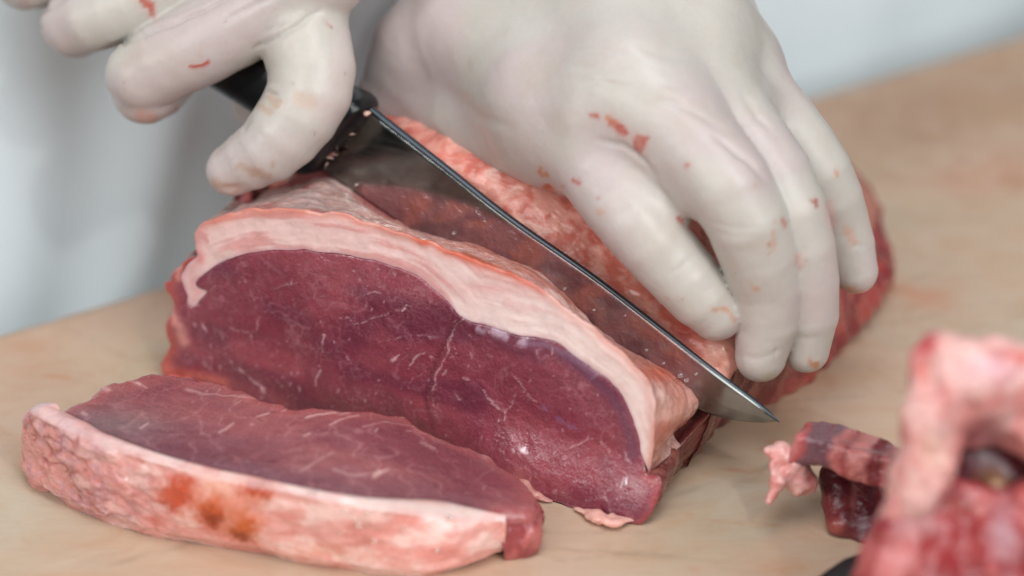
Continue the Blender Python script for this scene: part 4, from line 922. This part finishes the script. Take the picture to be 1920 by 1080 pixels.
stains = [([(1147, 228), (1158, 236), (1168, 244)], 8, RED, .85), ([(1108, 216), (1117, 219)], 5, RED, .8), ([(1140, 220), (1150, 226)], 5, ORG, .7), ([(1197, 262), (1200, 276)], 11, RED, .75), ([(1212, 257), (1208, 266)], 3, RED, .7), ([(1288, 309), (1288, 312)], 4, RED, .85),
          ([(1078, 341), (1082, 342)], 4.5, RED, .85), ([(1015, 315), (1010, 325), (1026, 330)], 4, ORG, .8), ([(1025, 352), (1032, 358)], 7, (196, 96, 50), .9), ([(1056, 350), (1058, 350)], 2.5, RED, .6), ([(1340, 580), (1362, 582)], 4, ORG, .7), ([(1370, 590), (1378, 600)], 4, ORG, .5),
          ([(1275, 412), (1280, 418)], 4, RED, .8), ([(1296, 428), (1302, 434)], 4, ORG, .9), ([(1120, 372), (1121, 373)], 2, RED, .6), ([(1125, 395), (1130, 398)], 4, ORG, .4), ([(1450, 435), (1452, 470)], 4, ORG, .4), ([(1443, 458), (1443, 462)], 2.5, RED, .6),
          ([(1415, 540), (1418, 545)], 5, ORG, .6), ([(1468, 410), (1472, 425)], 3, RED, .6), ([(1455, 415), (1456, 416)], 2.5, RED, .5), ([(1526, 376), (1532, 386)], 4, (168, 60, 46), .85), ([(1520, 680), (1528, 684)], 6, ORG, .85), ([(1494, 480), (1500, 500)], 5, (214, 160, 148), .5),
          ([(1568, 325), (1570, 330)], 4, ORG, .6), ([(1590, 430), (1600, 455)], 7, (220, 170, 150), .6), ([(1555, 385), (1562, 425)], 8, (222, 170, 164), .5), ([(1590, 540), (1615, 548)], 6, ORG, .6), ([(870, 35), (890, 38)], 14, (196, 184, 166), .2),
          ([(1435, 708), (1442, 704)], 5, (200, 190, 160), .6)]
rr = np.random.RandomState(11)
for k in range(60):
    x, y = rr.uniform(1000, 1620), rr.uniform(230, 700); stains.append(([(x, y), (x + rr.uniform(-2, 2), y + rr.uniform(-2, 2))], rr.uniform(.8, 1.8), (196, 120, 100), rr.uniform(.2, .5)))
V, c = glove_finish(V, F, N, creases, stains, 800)
person = empty('person', bxy(22, 14, -3), 'person in white clothes behind the board, both hands in latex gloves, cutting beef', 'person')
SK = person
mesh_obj('glove', V, F, M_GLOVE, person, col=c)
# finger nails pressed through the latex are left to the relief; --- the hand that holds the knife
hd = handle_depth
def KP(x, y, dd, r): return (atD(x, y, hd(x, y) + dd), r)
k_idx = [KP(550, -130, -2.2, 1.5), KP(562, 30, -2.0, 1.38), KP(584, 158, -1.9, 1.26), (atD(520, 264, hd(582, 168) - 1.7), 1.08), (atD(436, 318, hd(582, 168) - 1.1), .78)]
k_mid = [KP(590, -60, -2.4, 1.5), KP(420, 55, -2.3, 1.3), KP(268, 140, -2.0, 1.12), KP(282, 172, -1.2, .95), KP(330, 130, .6, .85)]
k_rin = [KP(430, -120, -2.0, 1.4), KP(290, -15, -2.0, 1.22), KP(145, 42, -1.8, .98), KP(150, 50, -.6, .9), KP(220, 20, 1.0, .8)]
k_lit = [KP(280, -170, -1.6, 1.2), KP(160, -85, -1.6, 1.1), KP(52, -38, -1.4, .92), KP(60, -45, -.3, .8), KP(130, -60, .9, .7)]
kw = atD(560, -640, hd(200, -60) + 4); kfar = atD(380, -1150, hd(200, -60) + 14)
k_thu = [KP(640, -120, .5, 1.5), KP(520, -20, 1.7, 1.2), KP(420, 10, 2.0, 1.0)]
kpalm = [(k_idx[0][0], 1.6, kw, 2.4), (k_mid[0][0], 1.5, kw, 2.4), (k_rin[0][0], 1.4, kw, 2.3), (k_lit[0][0], 1.3, kw + [-2, 0, 0], 2.1), (k_thu[0][0], 1.5, kw + [1, 1, 0], 2.2),
         (kw, 2.7, kfar, 3.4), (kw + [-1.5, 0, 0], 2.6, kfar + [-1.5, 0, 0], 3.3)]
fn2 = hand_sdf([k_idx, k_mid, k_rin, k_lit, k_thu], kpalm, kf=.012, kb=.5, kadj=.14)
allp = np.array([p for ch in (k_idx, k_mid, k_rin, k_lit, k_thu) for p, _ in ch] + [kw])
V, F, N = surface_nets(fn2, allp.min(0) - 2.6, allp.max(0) + 2.6, .09)
creases = [([(185, 100), (230, 78), (300, 50), (380, 22), (440, -10)], 6, .16), ([(478, 92), (520, 68), (560, 45), (600, 20)], 5, .13), ([(60, 30), (100, 10), (140, -10)], 6, .12), ([(500, 172), (512, 176), (522, 180)], 4, .08), ([(470, 225), (462, 232), (458, 245)], 6, .05),
           ([(262, 60), (268, 72), (276, 80)], 3, .04), ([(264, 60), (276, 64), (288, 74)], 3, .04), ([(262, 62), (258, 74)], 3, .03), ([(410, 350), (430, 354), (450, 348)], 6, .05), ([(420, 40), (480, 10), (540, -20)], 6, .05), ([(545, 40), (500, 60)], 4, .04), ([(280, 40), (330, 26), (400, -4)], 4, .04), ([(605, 35), (620, 48), (628, 52)], 3, .03)]
stains = [([(362, 124), (375, 124), (388, 118)], 4, RED, .9), ([(270, 0), (280, 8)], 9, RED, .85), ([(284, 20), (286, 28)], 5, RED, .85), ([(375, 110), (380, 80)], 2.5, (206, 180, 168), .5), ([(262, 215), (285, 222)], 9, (214, 148, 128), .55), ([(330, 205), (333, 206)], 2.5, RED, .5),
          ([(505, 180), (520, 195)], 8, (196, 160, 134), .6), ([(560, 185), (580, 192)], 12, (214, 186, 168), .6), ([(490, 200), (508, 210)], 6, (198, 156, 128), .5), ([(470, 322), (500, 330)], 7, BRN, .6), ([(450, 310), (480, 318)], 6, BRN, .5), ([(400, 345), (445, 355)], 9, (196, 160, 140), .6), ([(510, 308), (514, 310)], 5, BRN, .6),
          ([(40, 8), (50, 10)], 6, (206, 150, 140), .5), ([(76, 50), (76, 51)], 2, (120, 90, 80), .6), ([(646, 136), (646, 140)], 1.8, (110, 90, 84), .6), ([(588, 248), (590, 250)], 2, (120, 90, 80), .6), ([(612, 38), (626, 52)], 2, (200, 150, 140), .5), ([(572, 318), (566, 326)], 2, (210, 120, 90), .7), ([(620, 210), (650, 140), (655, 80)], 26, (224, 204, 202), .5)]
for k in range(40):
    x, y = rr.uniform(100, 640), rr.uniform(0, 340); stains.append(([(x, y), (x + 1, y + 1)], rr.uniform(.8, 1.6), (150, 110, 100), rr.uniform(.2, .5)))
V, c = glove_finish(V, F, N, creases, stains, 850)
mesh_obj('glove', V, F, M_GLOVE, person, col=c)

# --- white clothes: coat front with folds, sleeves down to the wrists
m, nt, b = newmat('white_cotton'); n1 = noise(nt, 2500, 2, .5); bump(nt, n1.outputs['Fac'], b, .2, .0002); setin(b, Roughness=.9, Base_Color=(.80, .88, .92, 1)); M_COTTON = m
us = np.linspace(-22, 72, 240); zs = np.linspace(-30, 46, 120)
U, Zz = np.meshgrid(us, zs, indexing='ij')
Wd = 47.0; uc = 25.0
tt_ = (U - uc) / Wd; back = 3.0 + 15 * np.abs(tt_) ** 2.6
fold = 0
for (pos, wdt, amp, lean_) in ((-1.5, 1.4, 1.5, .05), (5.5, 1.5, -2.2, .30), (8.6, 1.0, 1.4, .18), (12.5, 2.2, -1.6, .12), (17, 1.4, 1.2, -.1), (22, 3.0, 1.0, -.15), (30, 2.5, -1.3, -.2), (36, 2.2, 1.0, .1), (44, 3, 1.0, .1), (-9, 2, 1.2, .1), (54, 3, 1.2, 0)):
    fold = fold + amp * np.exp(-((U - pos - (Zz - 4) * lean_ + 1.2 * np.sin(Zz * .14 + pos)) / wdt) ** 2)
PT = np.stack([U.ravel(), Zz.ravel(), 0 * U.ravel()], 1)
fold = fold.ravel() + (fbm(PT, (.10, .06, 1), 3, 900) - .5) * 2.2
V = E0 + U.ravel()[:, None] * EU + (back.ravel() - fold * .2)[:, None] * EN + Zz.ravel()[:, None] * Z
V = V + EN * np.maximum(0, .5 - ((V - E0) @ EN))[:, None]
Vb = E0 + U.ravel()[:, None] * EU + (22 + 4 * np.cos(tt_.ravel() * 2))[:, None] * EN + Zz.ravel()[:, None] * Z
n, m_ = U.shape
Fq = gridfaces(n, m_); bodyF = np.vstack([Fq[:, ::-1], Fq + len(V)])
Ig = np.arange(n * m_).reshape(n, m_); o2 = len(V)
def strip(a): return np.stack([a[:-1], a[1:], a[1:] + o2, a[:-1] + o2], 1)
bodyF = np.vstack([bodyF, strip(Ig[0]), strip(Ig[-1])[:, ::-1], strip(Ig[:, 0])[:, ::-1], strip(Ig[:, -1])])
mesh_obj('coat', np.vstack([V, Vb]), bodyF, M_COTTON, person)
def sleeve(a, b_, c_, r0, r1, seed):
    P = resample([a, b_, c_], 90); T = np.gradient(P, axis=0); T /= np.linalg.norm(T, axis=1)[:, None]
    s = np.cross(T, RT); s /= np.linalg.norm(s, axis=1)[:, None]; u = np.cross(s, T); A = np.linspace(0, 2 * np.pi, 48, endpoint=False)
    R = np.linspace(r0, r1, len(P)) * (1 + .04 * np.sin(np.linspace(0, 22, len(P))))
    V = (P[:, None] + R[:, None, None] * (np.cos(A)[None, :, None] * s[:, None] + np.sin(A)[None, :, None] * u[:, None])).reshape(-1, 3)
    d_ = V - P.repeat(48, 0); V = V + d_ * ((fbm(V, .25, 3, seed) - .5) * .35)[:, None]
    mesh_obj('sleeve', V, gridfaces(len(P), 48, closed=True), M_COTTON, person)
sleeve(far1 * .6 + wri * .4, bxy(48, 4, 24), bxy(46, 12, 40), 4.3, 7.5, 31)
sleeve(kfar * .6 + kw * .4, bxy(-2, 4, 28), bxy(4, 12, 42), 4.3, 7.5, 32)

M_GLINT_DROP = plain('wet_glint_bead', (.9, .86, .84), .04, 0, Transmission_Weight=.85, IOR=1.36)
def bead(P, r, parent, nrm_):
    V = []; F = []
    for i in range(7):
        for j in range(12):
            a, b_ = math.pi * i / 6, 2 * math.pi * j / 12; V.append(P + r * np.array([math.sin(a) * math.cos(b_), math.sin(a) * math.sin(b_), .8 * math.cos(a)]))
    mesh_obj('glint_droplet', V, [list(f) for f in gridfaces(7, 12, closed=True)], M_GLINT_DROP, parent)
rimP = prof.reshape(-1, 3); rimpx = proj(rimP)  # beads added on the rim to stand for its wet highlights
for x, y, r in ((690, 960, .07), (674, 985, .09), (703, 1013, .09), (645, 958, .06), (580, 922, .05), (592, 921, .05), (760, 990, .06), (842, 968, .08), (820, 1030, .07), (668, 972, .05), (640, 1000, .05)):
    k = np.argmin(np.hypot(*(rimpx - (x, y)).T) + (rimP[:, 2] < .2) * 50); bead(rimP[k] - FW * (r * .3 + .16), r, steak, None)
for x, y, r in ((1062, 540, .05), (1082, 585, .06), (1096, 598, .07), (1070, 575, .04), (1278, 703, .08), (1290, 712, .07), (1308, 700, .05), (1215, 655, .05), (854, 436, .06), (1175, 590, .04), (1116, 580, .04), (1247, 680, .05), (672, 345, .06)):
    bead(kpt(x, y) + (KN * .1 if KN @ (CAM - KA) > 0 else -KN * .1), r, knife, None)
#@@SCRAPS
def lump(name, prims, parent, colfn, h=.12, amp=.25, k=.5, seed=0, fs=1.2, mat=None, floor=True, **kw_):
    def fn(P):
        d_ = None
        for a, b_, ra, rb in prims:
            e_ = rcone(P, a, b_, ra, rb); d_ = e_ if d_ is None else smin(d_, e_, k)
        d_ = d_ + (fbm(P, fs, 3, seed) - .5) * amp
        if floor: d_ = np.maximum(d_, .02 - P[:, 2])
        return d_
    pts = np.array([p for a, b_, _, _ in prims for p in (a, b_)]); r = max(max(q[2], q[3]) for q in prims) + amp + .3
    lo = pts.min(0) - r; hi = pts.max(0) + r
    V, F, N = surface_nets(fn, lo, hi, h)
    return mesh_obj(name, V, F, mat or M_SCRAP, parent, col=colfn(V), **kw_)
def patchy(base, other, seed, s_=1.2, patches=()):
    def f(V):
        c = mix(np.tile(s2l(*base, 1.0), (len(V), 1)), s2l(*other, 1.0)[None], smst(fbm(V, s_, 3, seed), .42, .6))
        pp = proj(V)
        for x, y, rx, ry, col, a in patches:
            t = np.exp(-(((pp[:, 0] - x) / rx) ** 2 + ((pp[:, 1] - y) / ry) ** 2) ** 1.3); c = mix(c, s2l(*col, 1.0)[None], t * a)
        return c * (.85 + .3 * fbm(V, 4, 3, seed + 1))[:, None]
    return f
DEP0 = depth(np.array([0, -10.5, 3]))
# striped strip with the curl of fat
dS = depth(onZ(1590, 1010, 0)) 
trim = empty('meat_trimming', onZ(1600, 1010, 0), 'striped red and white meat strip with a pink curl of fat at its left end', 'meat scrap')
def S(x, y, dd=0.0): return atD(x, y, dS + dd)
# slab along its length
a0 = S(1488, 838, -.6); a1 = S(1720, 898, -1.6); ax = (a1 - a0) / np.linalg.norm(a1 - a0); upv = np.array([.0, .25, 1.0]); upv -= ax * (upv @ ax); upv /= np.linalg.norm(upv); sd = np.cross(ax, upv)
if sd @ FW < 0: sd = -sd
def slab(P):
    q = P - a0; x = q @ ax; y = q @ upv; z = q @ sd; L_ = np.linalg.norm(a1 - a0)
    d_ = np.stack([np.abs(x - L_ / 2) - L_ / 2 + .12, np.abs(y - .04 * np.sin(x * 2)) - .44 + .12, np.abs(z - .5) - .75 + .12], -1)
    return np.linalg.norm(np.maximum(d_, 0), axis=1) + np.minimum(d_.max(1), 0) - .12 + (fbm(P, 1.3, 4, 77) - .5) * .42
V, F, N = surface_nets(slab, np.minimum(a0, a1) - 1.8, np.maximum(a0, a1) + 1.8, .08)
pp = proj(V); sx = (V - a0) @ ax + (fbm(V, 1.5, 2, 5) - .5) * .5; L_ = np.linalg.norm(a1 - a0)
stops = [(0, (196, 120, 120)), (.06, (186, 84, 84)), (.12, (122, 82, 92)), (.36, (122, 76, 86)), (.42, (190, 110, 106)), (.52, (150, 62, 62)), (.60, (186, 108, 102)), (.70, (190, 116, 112)), (.74, (120, 36, 42)), (.82, (118, 38, 42)), (.86, (168, 88, 88)), (.93, (124, 52, 56)), (1, (90, 24, 30))]
cs = np.array([s2l(*q[1], 1.0) for q in stops]); sp_ = np.array([q[0] for q in stops])
c = np.stack([np.interp(sx / 3.0, sp_, cs[:, k]) for k in range(3)], 1); c *= (.85 + .3 * fbm(V, 3, 3, 9))[:, None]
mesh_obj('meat_strip', V, F, M_SCRAP, trim, col=c)
lump('fat_curl', [(S(1462, 850, -.3), S(1490, 868, -.3), .30, .34), (S(1490, 868, -.3), S(1504, 900, -.1), .34, .42), (S(1450, 870, -.5), S(1458, 905, -.6), .14, .2), (S(1458, 905, -.6), S(1440, 938, -.6), .17, .11), (S(1470, 890, -.4), S(1500, 905, -.2), .24, .34), (S(1442, 845, -.3), S(1462, 862, -.3), .12, .2)],
     trim, patchy((240, 184, 178), (226, 150, 144), 61, 2.5, ((1520, 890, 16, 20, (120, 30, 32), .8), (1490, 895, 12, 8, (196, 100, 90), .5))), h=.06, amp=.22, k=.16, seed=62, fs=3.2)
lump('lean_piece', [(S(1572, 900, .8), S(1580, 980, .2), .55, .5), (S(1615, 905, .8), S(1622, 1000, .2), .6, .5), (S(1660, 920, .8), S(1650, 1020, 0), .5, .5)], trim,
     patchy((112, 42, 46), (84, 26, 34), 65, 1.6, ((1560, 990, 24, 14, (176, 90, 80), .6), (1600, 940, 6, 44, (150, 90, 90), .5), (1625, 1000, 18, 30, (112, 70, 84), .5))), h=.09, amp=.3, k=.2, seed=66)
# big blurred trimming at the right edge
big = empty('bone_trimming', onZ(1860, 1240, 0), 'tall blurred heap of pink fat and red lean trimmings at the right edge', 'meat scrap')
dB = depth(np.array([13.5, -15.0, 3]))
def Bp(x, y, dd=0.0): return atD(x, y, dB + dd)
lump('fat_sheet', [(Bp(1770, 690), Bp(1860, 710, -.2), .62, .8), (Bp(1860, 710, -.2), Bp(1990, 720), .8, .8), (Bp(1768, 690), Bp(1742, 790), .58, .62), (Bp(1742, 790), Bp(1728, 890), .65, .7), (Bp(1728, 890), Bp(1700, 960, .2), .62, .6), (Bp(1740, 645, .2), Bp(1738, 700), .24, .3), (Bp(1935, 730), Bp(1995, 850, .3), .7, .8), (Bp(1800, 740, .2), Bp(1760, 850, .1), .6, .6), (Bp(1850, 760, .3), Bp(1960, 815, .3), .7, .8), (Bp(1800, 760, .4), Bp(1830, 800, .6), .6, .5)],
     big, patchy((222, 172, 164), (206, 134, 128), 71, 1.5, ((1738, 640, 24, 32, (186, 66, 70), 1), (1732, 700, 14, 30, (200, 90, 80), .7), (1860, 690, 60, 30, (206, 160, 170), .6), (1920, 670, 40, 12, (214, 110, 100), .8), (1760, 740, 40, 20, (206, 120, 118), .5), (1745, 850, 30, 40, (200, 150, 128), .6), (1850, 830, 40, 40, (120, 70, 80), .6))), h=.11, amp=.75, k=.5, seed=72, fs=1.0)
lump('lean_chunk', [(Bp(1690, 960, .2), Bp(1660, 1100, .3), .55, .9), (Bp(1760, 990, .4), Bp(1760, 1130, 0), .9, 1.0), (Bp(1860, 1000, .3), Bp(1870, 1130, 0), 1.0, 1.0), (Bp(1780, 940, .6), Bp(1830, 960, .6), .6, .7), (Bp(1940, 960, .6), Bp(1960, 1150, .6), 1.0, 1.0), (Bp(1680, 1100, .6), Bp(1900, 1350, 1.0), 1.1, 1.5), (Bp(1850, 1100, .6), Bp(1990, 1350, 1.0), 1.1, 1.6)],
     big, patchy((140, 42, 46), (178, 86, 84), 75, 1.1, ((1810, 1020, 90, 40, (150, 28, 30), .9), (1730, 960, 50, 40, (200, 150, 150), .6), (1700, 1060, 40, 30, (206, 130, 126), .6), (1880, 985, 26, 60, (170, 140, 150), .5), (1690, 940, 30, 30, (160, 44, 50), .6), (1790, 950, 60, 14, (150, 86, 74), .6), (1770, 970, 20, 20, (170, 60, 66), .5))), h=.12, amp=.8, k=.35, seed=76, fs=1.1)
lump('dark_hollow_meat', [(Bp(1820, 850, 2.0), Bp(1870, 900, 2.2), .9, 1.0), (Bp(1870, 860, 2.2), Bp(1930, 930, 2.2), .9, 1.0), (Bp(1760, 930, 1.8), Bp(1800, 900, 2), .6, .8)],
     big, patchy((70, 24, 34), (92, 34, 42), 78, 1.0, ((1860, 920, 30, 34, (190, 150, 110), .8),)), h=.16, amp=.3, k=.5, seed=79)
lump('bone_end', [(Bp(1868, 915, 1.0), Bp(1880, 930, 1.4), .36, .5)], big, patchy((150, 112, 82), (120, 80, 62), 81, 2), h=.09, amp=.12, k=.3, seed=82)
# dark rounded piece lying on the board at the lower edge
hb = [onZ(1530, 1108, .4), onZ(1585, 1084, .6), onZ(1645, 1064, .6), onZ(1760, 1040, .6)]
V, F, caps = tube_mesh(hb, [.35, .6, .62, .5], 8, 20, 3, .6, .03)
o = mesh_obj('dark_piece', V, [list(f) for f in F] + [c_[:3] for c_ in caps], plain('dark_matte', (.012, .007, .009), .6), None, origin=onZ(1600, 1064, 0))
o['label'] = 'dark rounded piece on the board at the bottom edge, half under the trimmings'; o['category'] = 'knife handle'  # dark piece not identified; the category is only a guess
#@@SCRAPS_END
